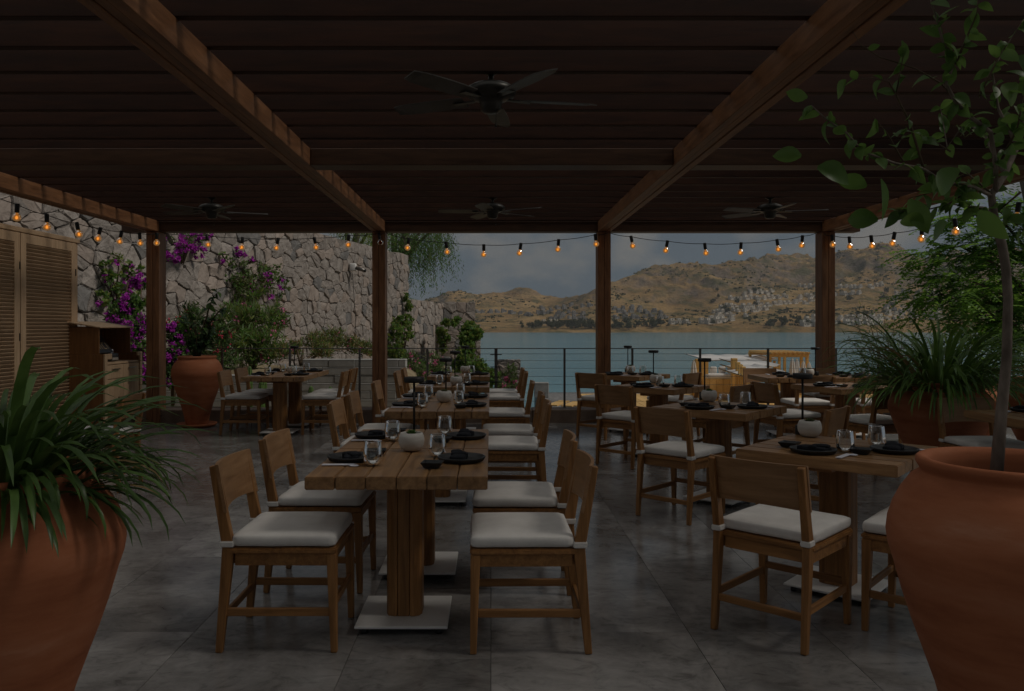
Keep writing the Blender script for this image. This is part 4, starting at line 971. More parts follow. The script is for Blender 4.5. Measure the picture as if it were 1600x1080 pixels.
for x, lab, g in ((0.02, 'dark ceiling fan in the middle bay close to the front beam', 0.5), (-3.28, 'dark ceiling fan in the left bay before the stone wall', 0.15), (3.28, 'dark ceiling fan in the right bay before the hills', 0.8)):
    o = dup(f0, None, (x, 9.55, 3.045), g); tag(o, lab, 'ceiling fan', 'ceiling fans')

# ------------------------------------------------------------------ louvred cabinet and service station
lc = empty('louvred_cabinet', (-5.63, 11.05, 0)); tag(lc, 'tall pale wood cabinet with louvred doors at the left edge', 'cabinet')
b = MB(); b.box(-0.6, -0.03, -4.4, 0, 0, 2.50); b.build('carcass', oak_z, lc, 0.004)
b = MB(); b.box(-0.63, 0.03, -4.43, 0.03, 2.501, 2.56); b.build('top_board', oak_y, lc, 0.005)
b = MB(); b.box(-0.0295, 0.012, -0.085, 0, 0.0, 2.50); b.build('side_stile', oak_z, lc, 0.003)
sl_m = MB(); sl_m.box(-0.004, 0.004, -0.53, 0.53, -0.026, 0.026, Matrix.Rotation(rad(38), 4, 'Y')); sl_me = sl_m.mesh('slat', oak_y)
for d in range(3):
    y1 = -0.09 - d * 1.30; y0 = y1 - 1.28
    door = None
    b = MB(); b.box(0, 0.035, y1 - 0.11, y1, 0.05, 2.49); b.box(0, 0.035, y0, y0 + 0.11, 0.05, 2.49); b.box(0.001, 0.034, y0 + 0.11, y1 - 0.11, 2.375, 2.489); b.box(0.001, 0.034, y0 + 0.11, y1 - 0.11, 0.051, 0.17)
    door = b.build('louvred_door', oak_z, lc, 0.003)
    b = MB(); b.box(-0.02, -0.012, y0 + 0.1, y1 - 0.1, 0.1, 2.4); b.build('door_backing', walnut, door)
    for z in lin(0.20, 2.345, 48):
        o = link('slat', sl_me, door); o.location = (0.012, (y0 + y1) / 2, z)
    b = MB()
    for z in (0.4, 1.25, 2.1): b.box(0.0355, 0.042, y1 - 0.02, y1 - 0.002, z - 0.045, z + 0.045)
    b.build('hinge', black_metal, door)
ss = empty('service_station', (-5.15, 10.8, 0)); tag(ss, 'wooden waiter station with drawers and an open hutch below the stone wall', 'cabinet')
b = MB(); b.box(-0.46, 0.0, 0.0, 0.03, 0, 1.0); b.build('side_panel', walnut, ss, 0.002); b = MB(); b.box(-0.46, 0.0, 1.12, 1.15, 0, 1.0); b.build('side_panel', walnut, ss, 0.002)
b = MB(); b.box(-0.46, -0.43, 0.031, 1.119, 0.02, 1.0); b.build('back_panel', walnut, ss)
b = MB(); b.box(-0.429, -0.001, 0.031, 1.119, 0.855, 0.88); b.build('counter_shelf', oak_y, ss, 0.002)
b = MB(); b.box(-0.429, -0.03, 0.031, 1.119, 0.04, 0.85); b.build('drawer_carcass', walnut, ss)
b = MB(); b.box(0.001, 0.025, 0.0, 0.07, 0, 1.004); b.box(0.001, 0.025, 1.08, 1.15, 0, 1.004); b.box(0.001, 0.024, 0.071, 0.2, 0.93, 1.003); b.box(0.001, 0.024, 1.0, 1.079, 0.95, 1.003); b.build('face_frame', oak_z, ss, 0.002)
for y0, y1 in ((0.076, 0.565), (0.573, 1.074)):
    for z0, z1 in ((0.66, 0.845), (0.30, 0.652)):
        b = MB(); b.box(-0.028, 0.008, y0, y1, z0, z1); dr = b.build('drawer_front', oak_z, ss, 0.003)
        b = MB(); b.bar((0.03, y0 + 0.14, z1 - 0.055), (0.03, y1 - 0.14, z1 - 0.055), 0.014, 0.014); b.box(0.0085, 0.024, y0 + 0.15, y0 + 0.165, z1 - 0.06, z1 - 0.05); b.box(0.0085, 0.024, y1 - 0.165, y1 - 0.15, z1 - 0.06, z1 - 0.05); b.build('handle', chrome, dr)
b = MB(); b.box(-0.46, -0.06, 0.0, 0.022, 1.001, 1.36); b.build('hutch_side', walnut, ss); b = MB(); b.box(-0.46, -0.06, 0.93, 0.952, 1.001, 1.36); b.build('hutch_side', walnut, ss)
b = MB(); b.box(-0.459, -0.44, 0.023, 0.929, 1.001, 1.37); b.build('hutch_back', walnut, ss)
b = MB(); M = Matrix.Translation((-0.26, 0.476, 1.395)) @ Matrix.Rotation(rad(9), 4, 'Y'); b.box(-0.235, 0.235, -0.50, 0.52, -0.009, 0.009, M); b.build('hutch_top', oak_y, ss, 0.003)
sg = empty('dark_sign_board', (-5.30, 10.90, 1.006)); tag(sg, 'dark board with pale slanting lettering leaning inside the hutch of the station', 'sign')
M = Matrix.Rotation(rad(-38), 4, 'Y'); b = MB(); b.box(0, 0.012, 0, 0.50, 0, 0.30, M); b.build('board', black_ware, sg)
ink = mat('pale_gold_print', (0.45, 0.33, 0.20), 0.6); b = MB()
for y in (0.05, 0.10, 0.155, 0.205, 0.26): b.box(0.0125, 0.0135, y, y + 0.012, 0.06, 0.17, M)
b.box(0.0125, 0.0135, 0.32, 0.332, 0.06, 0.17, M); b.box(0.0125, 0.0135, 0.333, 0.39, 0.06, 0.07, M); b.box(0.0125, 0.0135, 0.333, 0.39, 0.16, 0.17, M); b.box(0.0125, 0.0135, 0.43, 0.442, 0.06, 0.17, M); b.box(0.0125, 0.0135, 0.18, 0.28, 0.205, 0.213, M); b.build('lettering', ink, sg)
pr = empty('card_terminal', (-5.33, 11.0, 0.881)); tag(pr, 'small grey card terminal on the station shelf', 'card reader'); b = MB(); b.rbox((0, 0, 0.02), (0.07, 0.11, 0.019), 0.015, 4); b.build('terminal_body', mat('grey_plastic', (0.3, 0.32, 0.35), 0.4), pr); b = MB(); b.box(-0.02, 0.04, -0.05, 0.05, 0.0395, 0.043); b.build('terminal_screen', mat('screen_glass', (0.10, 0.14, 0.2), 0.15), pr)
pr = empty('receipt_printer', (-5.36, 11.42, 0.881)); tag(pr, 'black receipt printer on the station shelf beside the card terminal', 'printer'); b = MB(); b.rbox((0, 0, 0.06), (0.08, 0.13, 0.058), 0.02, 4); b.build('printer_body', mat('black_plastic', (0.02, 0.02, 0.022), 0.35), pr); b = MB(); b.box(0.0805, 0.085, -0.09, 0.09, 0.02, 0.055); b.build('printer_front', mat('silver_plastic', (0.35, 0.33, 0.3), 0.4), pr); b = MB(); b.box(0.0, 0.03, -0.05, 0.05, 0.118, 0.17); b.build('paper_roll', paper, pr)

# wall camera
p = wall_pt(545, 418, 0.14); cm = empty('security_camera', tuple(p)); tag(cm, 'small white security camera fixed high on the stone wall left of the second post', 'camera')
b = MB(); b.rbox((0, 0, 0), (0.10, 0.10, 0.12), 0.03, 4); b.build('junction_box', white_metal, cm)
b = MB(); b.tube([(0.1, -0.05, -0.02), (0.38, -0.12, -0.11)], [0.055, 0.055], 12); b.build('camera_body', steel, cm); b = MB(); b.tube([(0.381, -0.12, -0.1105), (0.41, -0.127, -0.12)], 0.05, 12); b.build('lens', black_metal, cm)
b = MB(); q = [wall_pt(545, 428, 0.13) - p, wall_pt(546, 450, 0.13) - p, wall_pt(549, 490, 0.13) - p, wall_pt(550, 522, 0.13) - p]; b.tube(q, 0.010, 5); b.build('conduit', steel, cm)

# ------------------------------------------------------------------ garden plants
def rv(r): 
    v = Vector((r.gauss(0, 1), r.gauss(0, 1), r.gauss(0, 1))); return v.normalized()
def foliage(b, r, blobs, n, ln, w, nm, up=0.0, shell=0.5):
    tot = sum(s[1] ** 2 for s in blobs)
    for c, rad_, *sq in blobs:
        c = Vector(c); k = int(n * rad_ ** 2 / tot); sqz = sq[0] if sq else 1.0
        nc = max(4, k // 14); cs = []
        for _ in range(nc):
            v = rv(r) * rad_ * (shell + (1 - shell) * r.random()) ; v.z *= sqz; cs.append((c + v, rad_ * 0.28))
        for _ in range(k):
            cc, cr = r.choice(cs); p = cc + rv(r) * cr * r.random() ** 0.5
            d = rv(r); d.z += up; b.leaf(p, d, rv(r), ln * r.uniform(0.6, 1.3), w * r.uniform(0.7, 1.3), r.randrange(nm))
def shrub(name, label, cat, foot, blobs, n, ln, w, mats, seed, flowers=None, up=0.0, stems=5):
    t = empty(name, tuple(foot)); tag(t, label, cat); r = random.Random(seed); foot = Vector(foot)
    loc = [(Vector(c) - foot, *x) for c, *x in blobs]
    b = MB()
    for k in range(stems):
        c, rr, *_ = loc[k % len(loc)]; e = c + rv(r) * rr * 0.5; m = e * 0.5 + Vector((r.uniform(-.1, .1), r.uniform(-.1, .1), 0.1)); b.tube([Vector((0, 0, -0.1)), m, e], [0.03, 0.02, 0.007], 6)
    b.build('stems', twig, t)
    b = MB(); foliage(b, r, loc, n, ln, w, len(mats), up); tag(b.build('foliage', mats, t), kind='stuff')
    if flowers:
        fm, fn_, fl, clumps = flowers; b = MB()
        fb = []
        for k in range(clumps):
            c, rr, *sq = r.choice(loc); v = rv(r) * rr * r.uniform(0.75, 1.1); v.y = -abs(v.y)
            if sq: v.z *= sq[0]
            fb.append((c + v, rr * 0.22))
        for k in range(fn_):
            c, rr = r.choice(fb); b.leaf(c + rv(r) * rr * r.random() ** .5, rv(r), rv(r), fl * r.uniform(.7, 1.3), fl * 0.8, 0, 0.25)
        b.build('flowers', fm, t)['kind'] = 'stuff'
    return t
def blob(px, py, D, pr, sq=1.0): return (P(px, py, D), pr / F * D, sq)
# bougainvillea
shrub('bougainvillea', 'magenta bougainvillea tumbling over the stone wall top beside the left rear post', 'plant', wall_pt(275, 405, 0.15), [(wall_pt(266, 372, 0.25), 0.30), (wall_pt(288, 370, 0.25), 0.32), (wall_pt(278, 392, 0.2), 0.22), (wall_pt(258, 398, 0.2), 0.16), (wall_pt(306, 368, 0.2), 0.18), (wall_pt(300, 392, 0.15), 0.14)], 500, 0.06, 0.045, [g_mid, g_olive], 31, (magenta, 1200, 0.055, 60))
shrub('bougainvillea', 'magenta bougainvillea rising behind the waiter station on the left', 'plant', P(200, 600, 13.2), [blob(188, 492, 13.3, 22), blob(205, 475, 13.4, 18), blob(215, 510, 13.2, 22), blob(222, 545, 13.0, 18), blob(218, 440, 13.8, 12), blob(222, 580, 12.9, 18)], 2400, 0.07, 0.05, [g_mid, g_dark, g_mid], 32, (magenta, 1500, 0.05, 90))
shrub('bougainvillea', 'low magenta bougainvillea between the left rear post and the tall pot', 'plant', P(270, 625, 13.2), [blob(272, 560, 13.2, 16), blob(282, 545, 13.3, 14), blob(266, 585, 13.1, 16), blob(275, 520, 13.4, 18)], 1500, 0.07, 0.05, [g_mid, g_dark], 33, (magenta, 650, 0.05, 40))
shrub('climbing_vine', 'thin green vine creeping up the stone wall above the waiter station', 'plant', wall_pt(180, 500, 0.1), [(wall_pt(px, py, 0.16), r_) for px, py, r_ in ((158, 420, .16), (165, 435, .14), (172, 452, .18), (170, 405, .1), (195, 420, .14), (196, 440, .15), (200, 465, .2), (185, 478, .22), (150, 465, .16), (162, 478, .18), (175, 490, .2))], 900, 0.09, 0.07, [g_mid, g_yel], 34, (magenta, 160, 0.06, 20))
shrub('oleander_bush', 'red flowered oleander behind the tall terracotta pot', 'bush', P(290, 610, 14.6), [blob(285, 520, 14.8, 26), blob(300, 500, 15, 22), blob(335, 530, 14.8, 26), blob(345, 560, 14.6, 26), blob(285, 560, 14.6, 22)], 3000, 0.15, 0.026, [g_mid, g_dark, g_olive], 35, (redfl, 170, 0.05, 26), 0.5)
shrub('oleander_bush', 'large pink flecked oleander growing against the stone wall by the left tables', 'bush', P(395, 575, 16.5), [blob(380, 460, 19, 26, 1.3), blob(400, 430, 20, 22), blob(370, 500, 17.5, 30), blob(400, 510, 17, 34), blob(420, 540, 16.2, 28), blob(385, 545, 16, 30), blob(430, 500, 17.5, 20), blob(352, 545, 15.8, 22)], 6500, 0.17, 0.03, [g_mid, g_olive, g_mid, g_yel], 36, (pinkfl, 240, 0.06, 70), 0.5, 8)
shrub('wall_climber', 'sparse leafy climber with purple blooms on the wall above the oleander', 'plant', wall_pt(395, 460, 0.1), [(wall_pt(px, py, 0.2), r_) for px, py, r_ in ((355, 425, .3), (375, 420, .25), (390, 440, .4), (408, 425, .3), (420, 445, .3), (430, 460, .25), (365, 450, .3), (340, 400, .15), (365, 395, .15))], 1100, 0.09, 0.06, [g_olive, g_mid], 37, (magenta, 260, 0.07, 14))
shrub('dry_shrub', 'straggly dry yellow-green shrub at the foot of the stone wall above the block wall', 'bush', P(470, 565, 16.0), [blob(460, 545, 16.2, 16, .8), blob(490, 535, 17, 18, .8), blob(520, 530, 18, 20, .8), blob(550, 540, 17.5, 18, .8), blob(505, 550, 16, 18, .7), blob(440, 552, 15.5, 14, .8), blob(575, 548, 17, 14, .8)], 3600, 0.12, 0.02, [g_olive, g_dry, g_mid, g_yel], 38, (pinkfl, 60, 0.05, 10), 0.8)
shrub('oleander_bush', 'loose pink oleander beyond the fence right of the second post', 'bush', P(655, 610, 17.0), [blob(640, 565, 17, 14), blob(655, 580, 17, 18), blob(675, 570, 18, 18), blob(660, 600, 16.5, 18), blob(690, 590, 18, 20), blob(708, 600, 18, 18), blob(640, 600, 16.5, 14)], 3000, 0.13, 0.024, [g_mid, g_olive], 39, (pinkfl, 130, 0.06, 30), 0.6)
shrub('ivy_mass', 'dense bright green ivy hanging over the end of the stone wall', 'plant', P(728, 590, 29.0), [blob(735, 515, 29.3, 13), blob(730, 530, 29, 14), blob(728, 550, 28.6, 14), blob(722, 570, 28, 14), blob(745, 520, 29, 9), blob(748, 575, 27, 14), blob(735, 598, 26.5, 18), blob(765, 590, 26, 14), blob(712, 503, 30.5, 6), blob(698, 504, 30.6, 5)], 5200, 0.15, 0.12, [g_yel, g_mid, g_mid], 40)
shrub('ivy_strand', 'narrow ivy strand climbing the wall right of the second post', 'plant', wall_pt(625, 555, 0.1), [(wall_pt(px, py, 0.25), r_) for px, py, r_ in ((627, 470, .2), (629, 485, .2), (624, 500, .25), (622, 515, .3), (612, 500, .2), (608, 520, .3), (606, 540, .35), (612, 555, .35), (630, 525, .15))], 1300, 0.13, 0.11, [g_mid, g_yel], 41)
shrub('ivy_strand', 'small green ivy patch on the lower stone ledge', 'plant', P(690, 545, 30.9), [blob(690, 520, 30.9, 7), blob(692, 532, 30.9, 6), blob(694, 545, 30.9, 5), blob(703, 530, 30.9, 3)], 500, 0.14, 0.12, [g_yel, g_mid], 42)
shrub('oleander_bush', 'small pink flowered shrub by the isolated rubble wall near the water', 'bush', P(798, 640, 26.0), [blob(797, 585, 26, 12, 1.3), blob(790, 600, 26, 14), blob(805, 605, 26, 10), blob(780, 610, 25, 14)], 1500, 0.13, 0.03, [g_mid, g_olive], 43, (pinkfl, 60, 0.1, 8), 0.8)
# cacti in front of the block wall
cactus_m = noisy('cactus_skin', [(0.3, (0.05, 0.10, 0.02)), (0.7, (0.10, 0.17, 0.04))], (1, 1, 1), 12, 4, 0.6, 0.2)
for px, top, D, r0 in ((390, 572, 12.9, .045), (412, 590, 12.8, .05), (408, 595, 12.6, .04), (430, 598, 12.8, .04), (486, 603, 12.8, .04), (516, 604, 12.8, .035), (436, 612, 12.6, .03), (460, 606, 12.9, .035)):
    foot = Vector((X(px, D), D, -0.05)); h = Z(top, D) + 0.05; t = empty('columnar_cactus', tuple(foot)); tag(t, {390: 'tallest green columnar cactus before the pale block wall, at far left', 412: 'stout cactus right of the tallest one before the block wall', 408: 'short cactus tucked behind the stout one by the block wall', 430: 'slim cactus under the left edge of the left table pair', 486: 'green cactus left of two at the middle of the block wall', 516: 'small cactus at the right end of the cactus row', 436: 'shortest cactus seen below the left table pair', 460: 'low cactus between the pedestals of the left table pair'}[px], 'cactus', 'row of small cacti before the block wall')
    b = MB(); n = 16; prof = [(0, .7), (.1, .95), (.5, 1), (.85, .92), (.95, .7), (1, .2)]; vs = []
    for k, (zz, rr) in enumerate(prof):
        for q in range(n):
            g = 2 * math.pi * q / n; w = r0 * rr * (1.12 if q % 2 else 0.86); vs.append((w * math.cos(g), w * math.sin(g), zz * h))
    fs = [(k * n + q, k * n + (q + 1) % n, (k + 1) * n + (q + 1) % n, (k + 1) * n + q) for k in range(5) for q in range(n)] + [tuple(5 * n + q for q in range(n))]
    b.add(vs, fs); b.build('ribbed_stem', cactus_m, t)
# pepper tree behind the wall: hanging strands
def pepper(name, label, foot, crown, seed, mats, n, dens, ln=(1.0, 2.6)):
    t = empty(name, tuple(foot)); tag(t, label, 'tree'); r = random.Random(seed); foot = Vector(foot)
    b = MB(); c0 = crown[0][0] - foot; b.tube([Vector((0, 0, -0.3)), c0 * 0.3 + Vector((0.2, 0, 0)), c0 * 0.65, c0], [0.28, 0.24, 0.18, 0.08], 10); b.build('trunk', bark, t)
    bb = MB(); fb = MB()
    for c, rr in crown:
        c = c - foot; bb.tube([c0 * 0.6, (c0 * .6 + c) / 2 + Vector((0, 0, .4)), c + Vector((0, 0, rr * .4))], [0.1, 0.07, 0.03], 6)
        for _ in range(int(n * rr * rr)):
            v = rv(r) * rr * r.random() ** .4; v.z *= 0.75; p = c + v; L_ = r.uniform(*ln) * (0.6 + 0.4 * rr); sway = Vector((r.gauss(0, .12), r.gauss(0, .12), -1)).normalized(); k = int(L_ * dens)
            for q in range(k):
                pp = p + sway * L_ * q / k + Vector((r.gauss(0, .05), r.gauss(0, .05), 0)); d = Vector((r.gauss(0, .6), r.gauss(0, .6), -0.7)); fb.leaf(pp, d, rv(r), r.uniform(.10, .2), r.uniform(.022, .04), r.randrange(len(mats)))
    bb.build('limbs', bark, t); tag(fb.build('foliage', mats, t), kind='stuff'); return t
pepper('pepper_tree', 'weeping pepper tree hanging over the end of the stone wall', (-5.2, 36.0, 0.5), [(P(640, 350, 33.5), 1.9), (P(610, 345, 33), 1.5), (P(672, 360, 33), 1.25), (P(692, 358, 32.5), 0.75), (P(655, 385, 32.5), 0.9), (P(620, 375, 33), 0.9)], 51, [g_mid, g_olive, g_mid], 46, 15, (0.8, 1.7))
pepper('pepper_tree', 'bright yellow-green tree top showing over the wall left of the second post', (-6.6, 33.0, 0.5), [(P(560, 365, 30), 1.0), (P(585, 360, 30), 0.8), (P(542, 350, 30), 0.6)], 52, [g_yel, g_mid, g_yel], 90, 16, (0.3, 0.8))
# palm frond behind the wall
pt = empty('palm_tree', (-4.4, 34.5, 0.5)); tag(pt, 'palm tree showing a single frond above the lower stone wall', 'palm')
b = MB(); b.tube([(0, 0, -.2), (0.1, 0, 1.2), (0.2, 0, 2.0)], [.18, .15, .12], 10); b.build('trunk', bark, pt)
b = MB(); c0 = Vector((0.2, 0, 2.0))
for g in (0.1, 0.5, 1.6, 2.6, 3.6, 4.6, 5.5):
    dr = Vector((math.cos(g), math.sin(g) * .6, 0)); prev = None
    for k in range(18):
        u = k / 17; p = c0 + dr * u * 1.5 + Vector((0, 0, 0.45 * u - 0.75 * u * u))
        for s in (-1, 1):
            sd = Vector((-dr.y, dr.x, 0)) * s; b.leaf(p, (dr * .8 + sd + Vector((0, 0, -.35))), Vector((0, 0, 1)), .42 * (1 - .6 * u), .035, 0)
b.build('frond', g_mid, pt)

# ------------------------------------------------------------------ trees on the right
def pinnate_tree(name, label, foot, branches, nleaf, seed, mats, lf=0.38, ll=0.085):
    t = empty(name, tuple(foot)); tag(t, label, 'tree'); r = random.Random(seed); foot = Vector(foot)
    trunk = [p - foot for p in branches[0]]; b = MB(); n = len(trunk); b.tube(trunk, [0.09 * (1 - .5 * i / (n - 1)) for i in range(n)], 8); b.build('trunk', bark, t)
    bb = MB(); fb = MB()
    for br in branches[1:]:
        q = [p - foot for p in br]; n = len(q); bb.tube(q, [0.022 * (1 - .75 * i / (n - 1)) for i in range(n)], 6)
    brs = [[p - foot for p in br] for br in branches[1:]]
    for _ in range(nleaf):
        q = r.choice(brs); s = r.random() ** .7 * (len(q) - 1); i = min(int(s), len(q) - 2); p = q[i].lerp(q[i + 1], s - i) + Vector((r.gauss(0, .09), r.gauss(0, .14), r.gauss(0, .09)))
        dr = (q[i + 1] - q[i]).normalized() * 0.6 + Vector((r.gauss(0, .6), r.gauss(0, .6), r.gauss(-.1, .35))); dr.normalize(); L_ = lf * r.uniform(.6, 1.2); m = r.randrange(len(mats)); k = 9
        for a in range(k):
            u = (a + 1) / k; pp = p + dr * L_ * u + Vector((0, 0, -.10 * L_ * u * u * 2))
            sd = dr.cross(Vector((0, 0, 1))).normalized()
            for s_ in (-1, 1): fb.leaf(pp, sd * s_ + dr * .55 + Vector((0, 0, -.3)), Vector((r.gauss(0, .3), r.gauss(0, .3), 1)), ll * r.uniform(.8, 1.2) * (1.1 - .4 * u), ll * .42, m)
        fb.leaf(p + dr * L_, dr, Vector((0, 0, 1)), ll, ll * .42, m)
    bb.build('limbs', twig, t); tag(fb.build('foliage', mats, t), kind='stuff'); return t
def PB(l): return [P(*a) for a in l]
pinnate_tree('pinnate_leaved_tree', 'airy tree with feathery compound leaves behind the fence on the right', P(1660, 700, 11.0), [PB([(1660, 700, 11), (1655, 560, 11), (1640, 450, 11), (1610, 330, 11), (1590, 240, 11)]),
    PB([(1640, 500, 11), (1570, 420, 10.8), (1500, 385, 10.6), (1430, 398, 10.4)]), PB([(1650, 540, 11), (1590, 470, 10.8), (1520, 440, 10.6), (1450, 435, 10.4)]), PB([(1650, 560, 11), (1590, 510, 10.8), (1530, 480, 10.6), (1470, 460, 10.5), (1430, 475, 10.4)]),
    PB([(1630, 420, 11), (1570, 350, 10.8), (1520, 335, 10.7), (1480, 345, 10.6)]), PB([(1650, 560, 11), (1600, 520, 11.2), (1540, 505, 11.2), (1480, 500, 11.2)]), PB([(1640, 470, 11), (1600, 400, 11), (1560, 385, 11.1), (1530, 400, 11.2)]),
    PB([(1655, 580, 11), (1610, 545, 10.8), (1570, 520, 10.7), (1530, 525, 10.6)]), PB([(1640, 470, 11), (1620, 380, 10.7), (1600, 320, 10.6)]), PB([(1650, 540, 11), (1600, 450, 11.4), (1560, 440, 11.6), (1500, 465, 11.8)]), PB([(1650, 540, 11), (1610, 480, 11), (1580, 470, 10.9), (1550, 480, 10.9)])], 1150, 61, [g_bright, g_citrus, g_bright])
def broad_tree(name, label, foot, h, cr, seed):
    t = empty(name, tuple(foot)); tag(t, label, 'tree'); r = random.Random(seed); b = MB(); b.tube([(0, 0, -.3), (.1, 0, h * .4), (-.1, .1, h * .75)], [.17, .13, .07], 8); b.build('trunk', bark, t)
    b = MB(); bl = [(Vector((r.uniform(-1, 1) * cr * .6, r.uniform(-1, 1) * cr * .6, h * r.uniform(.55, .95))), cr * r.uniform(.4, .62)) for _ in range(9)]
    for c, q in bl: b.tube([(0, 0, h * .4), c * .6 + Vector((0, 0, h * .15)), c], [.06, .04, .015], 5)
    b.build('limbs', bark, t); b = MB(); foliage(b, r, bl, 9000, .16, .10, 3, 0, .2); tag(b.build('foliage', [g_mid, g_dark, g_citrus], t), kind='stuff'); return t
broad_tree('added_shade_tree', 'tall leafy out-of-view tree added to shade the open right side of the terrace', (8.6, 5.2, -0.3), 8.6, 2.7, 64)  # unseen tree, added to keep direct sun off the right-hand tables
def feathery(name, label, foot, tips, seed, mats):
    t = empty(name, tuple(foot)); tag(t, label, 'bush'); r = random.Random(seed); foot = Vector(foot); bb = MB(); fb = MB()
    for px, py, D in tips:
        e = P(px, py, D) - foot; m = e * .5 + Vector((0, 0, .12)); bb.tube([Vector((r.uniform(-.1, .1), 0, -.1)), m, e], [.012, .008, .003], 5)
        for k in range(90):
            u = .25 + .75 * r.random(); p = (Vector((0, 0, 0)) * (1 - u) ** 2 + m * 2 * u * (1 - u) + e * u * u); d = (e - m).normalized() * .5 + rv(r) * .8; fb.leaf(p + rv(r) * .08, d, rv(r), r.uniform(.06, .12), r.uniform(.010, .018), r.randrange(len(mats)))
    bb.build('stems', twig, t); tag(fb.build('foliage', mats, t), kind='stuff'); return t
feathery('feathery_shrub', 'feathery grey-green shrub beyond the fence right of the last post', (X(1405, 12.8), 12.8, -0.2), [(1335, 500, 12.7), (1350, 515, 12.8), (1325, 525, 12.9), (1365, 500, 12.9), (1380, 490, 12.8), (1395, 505, 12.7), (1410, 495, 12.8), (1430, 510, 13), (1340, 545, 12.7), (1318, 550, 12.8), (1360, 540, 12.6), (1385, 530, 12.6), (1405, 530, 12.7), (1420, 540, 12.6), (1440, 530, 12.9), (1330, 570, 12.6), (1350, 560, 12.6), (1375, 560, 12.5), (1400, 560, 12.6), (1455, 520, 12.9), (1350, 480, 12.9)], 62, [g_olive, g_mid, g_olive])
feathery('feathery_shrub', 'dense grey-green shrub behind the right-hand strap plants', (X(1500, 13.5), 13.5, -0.2), [(1460, 520, 13.2), (1480, 500, 13.4), (1500, 510, 13.3), (1520, 505, 13.6), (1545, 515, 13.4), (1570, 510, 13.4), (1590, 520, 13.5), (1440, 560, 13.2), (1480, 550, 13), (1520, 555, 13.2), (1560, 560, 13.1), (1600, 550, 13.3), (1500, 580, 13), (1540, 585, 13), (1580, 590, 13)], 63, [g_olive, g_mid, g_dark])

# ------------------------------------------------------------------ shore terrace and beach club below
quay_m = noisy('cobbled_quay', [(0.3, (0.10, 0.10, 0.10)), (0.5, (0.20, 0.195, 0.19)), (0.7, (0.30, 0.29, 0.28))], (1, 1, 1), 7, 6, 0.85, 0.8, 0.04, False)
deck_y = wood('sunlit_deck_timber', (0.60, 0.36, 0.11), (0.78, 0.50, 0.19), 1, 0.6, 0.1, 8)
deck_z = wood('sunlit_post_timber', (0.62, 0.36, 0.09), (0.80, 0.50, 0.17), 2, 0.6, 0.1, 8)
QZ = -2.2
b = MB(); b.add([(2.3, 12.1, QZ), (60, 12.1, QZ), (60, 40, QZ), (20, 44, QZ), (2.3, 43, QZ), (2.3, 12.1, -9), (60, 12.1, -9), (60, 40, -9), (20, 44, -9), (2.3, 43, -9)], [(0, 1, 2, 3, 4), (5, 6, 1, 0), (6, 7, 2, 1), (7, 8, 3, 2), (8, 9, 4, 3), (9, 5, 0, 4)]); tag(b.build('quay', quay_m), kind='structure')
b = MB(); b.box(-400, 0.4, 12.0, 14.0, -9, -0.06); b.box(-400, -0.2, 14.0, 36, -9, -2.3); b.box(0.4, 2.3, 12.0, 24, -9, -2.25); tag(b.build('bank', earth), kind='structure')
b = MB(); b.box(-400, -14, 12, 36, -2.3, 2.0); tag(b.build('upper_ground', earth), kind='structure')
b = MB(); b.box(-0.35, 0.35, -0.2, 0.2, 0, 0.75); o = b.build('stone_bollard_block', block_m, None, 0.02); o.location = (X(846, 40), 40, QZ); tag(o, 'pale square stone block at the water edge of the cobbled quay', 'stone block')
dk = empty('beach_deck', (X(1100, 34), 30, QZ)); tag(dk, 'sunlit yellow timber deck of the beach club below the terrace', 'deck')
ox, oy = X(1100, 34), 30
for k in range(56):
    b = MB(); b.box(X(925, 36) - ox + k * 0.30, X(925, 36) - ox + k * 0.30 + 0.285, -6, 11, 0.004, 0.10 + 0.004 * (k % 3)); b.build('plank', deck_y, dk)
def post_at(px, D, top, w, name, label):
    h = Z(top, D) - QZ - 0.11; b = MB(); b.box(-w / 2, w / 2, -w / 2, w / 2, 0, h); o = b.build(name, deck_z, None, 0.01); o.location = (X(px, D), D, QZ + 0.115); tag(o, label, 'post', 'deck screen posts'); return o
for i, (px, D, top) in enumerate(((1147, 33, 560), (1153, 32, 566), (1157, 31, 570), (1161, 30, 573), (1165, 29, 577), (1169, 28, 580), (1173, 27, 584))):
    post_at(px, D, top, 0.16 if i else 0.22, 'screen_post', ('broad end post, farthest in the yellow screen of the beach deck', 'second farthest post in the yellow deck screen', 'third post from the far end of the yellow deck screen', 'middle post of the yellow deck screen', 'third nearest post of the yellow deck screen', 'second nearest post of the yellow deck screen', 'nearest post of the yellow deck screen')[i])
bs = empty('beach_cabana', (X(1098, 38), 38, QZ + 0.115)); tag(bs, 'yellow timber cabana with low sofas at the left end of the beach deck', 'cabana')
w0 = X(1088, 38) - X(1098, 38); w1 = X(1107, 38) - X(1098, 38)
b = MB(); b.box(w0, w1, 0, 0.3, 0, Z(561, 38) - QZ - .115); b.build('end_panel', deck_z, bs); b = MB(); b.box(w0, X(1150, 38) - X(1098, 38), 0.8, 1.1, 0, Z(586, 38) - QZ - .115); b.build('back_panel', deck_z, bs)
b = MB(); x1 = X(1146, 36) - X(1098, 36); b.rbox((x1 / 2 + .1, 0.3, 1.05), (x1 / 2, 0.35, 0.12), .06, 4); b.build('seat_cushion', white_cloth, bs)
for k in range(4): 
    b = MB(); b.rbox((0.25 + k * 0.42, 0.65, 1.32), (0.17, 0.08, 0.16), .06, 4); b.build('pillow', white_cloth, bs)
for i in range(5):
    b = MB(); b.box(i * 0.31, i * 0.31 + .295, -0.1, 0.0, 0.1, 0.92); b.build('plank', deck_y, bs)
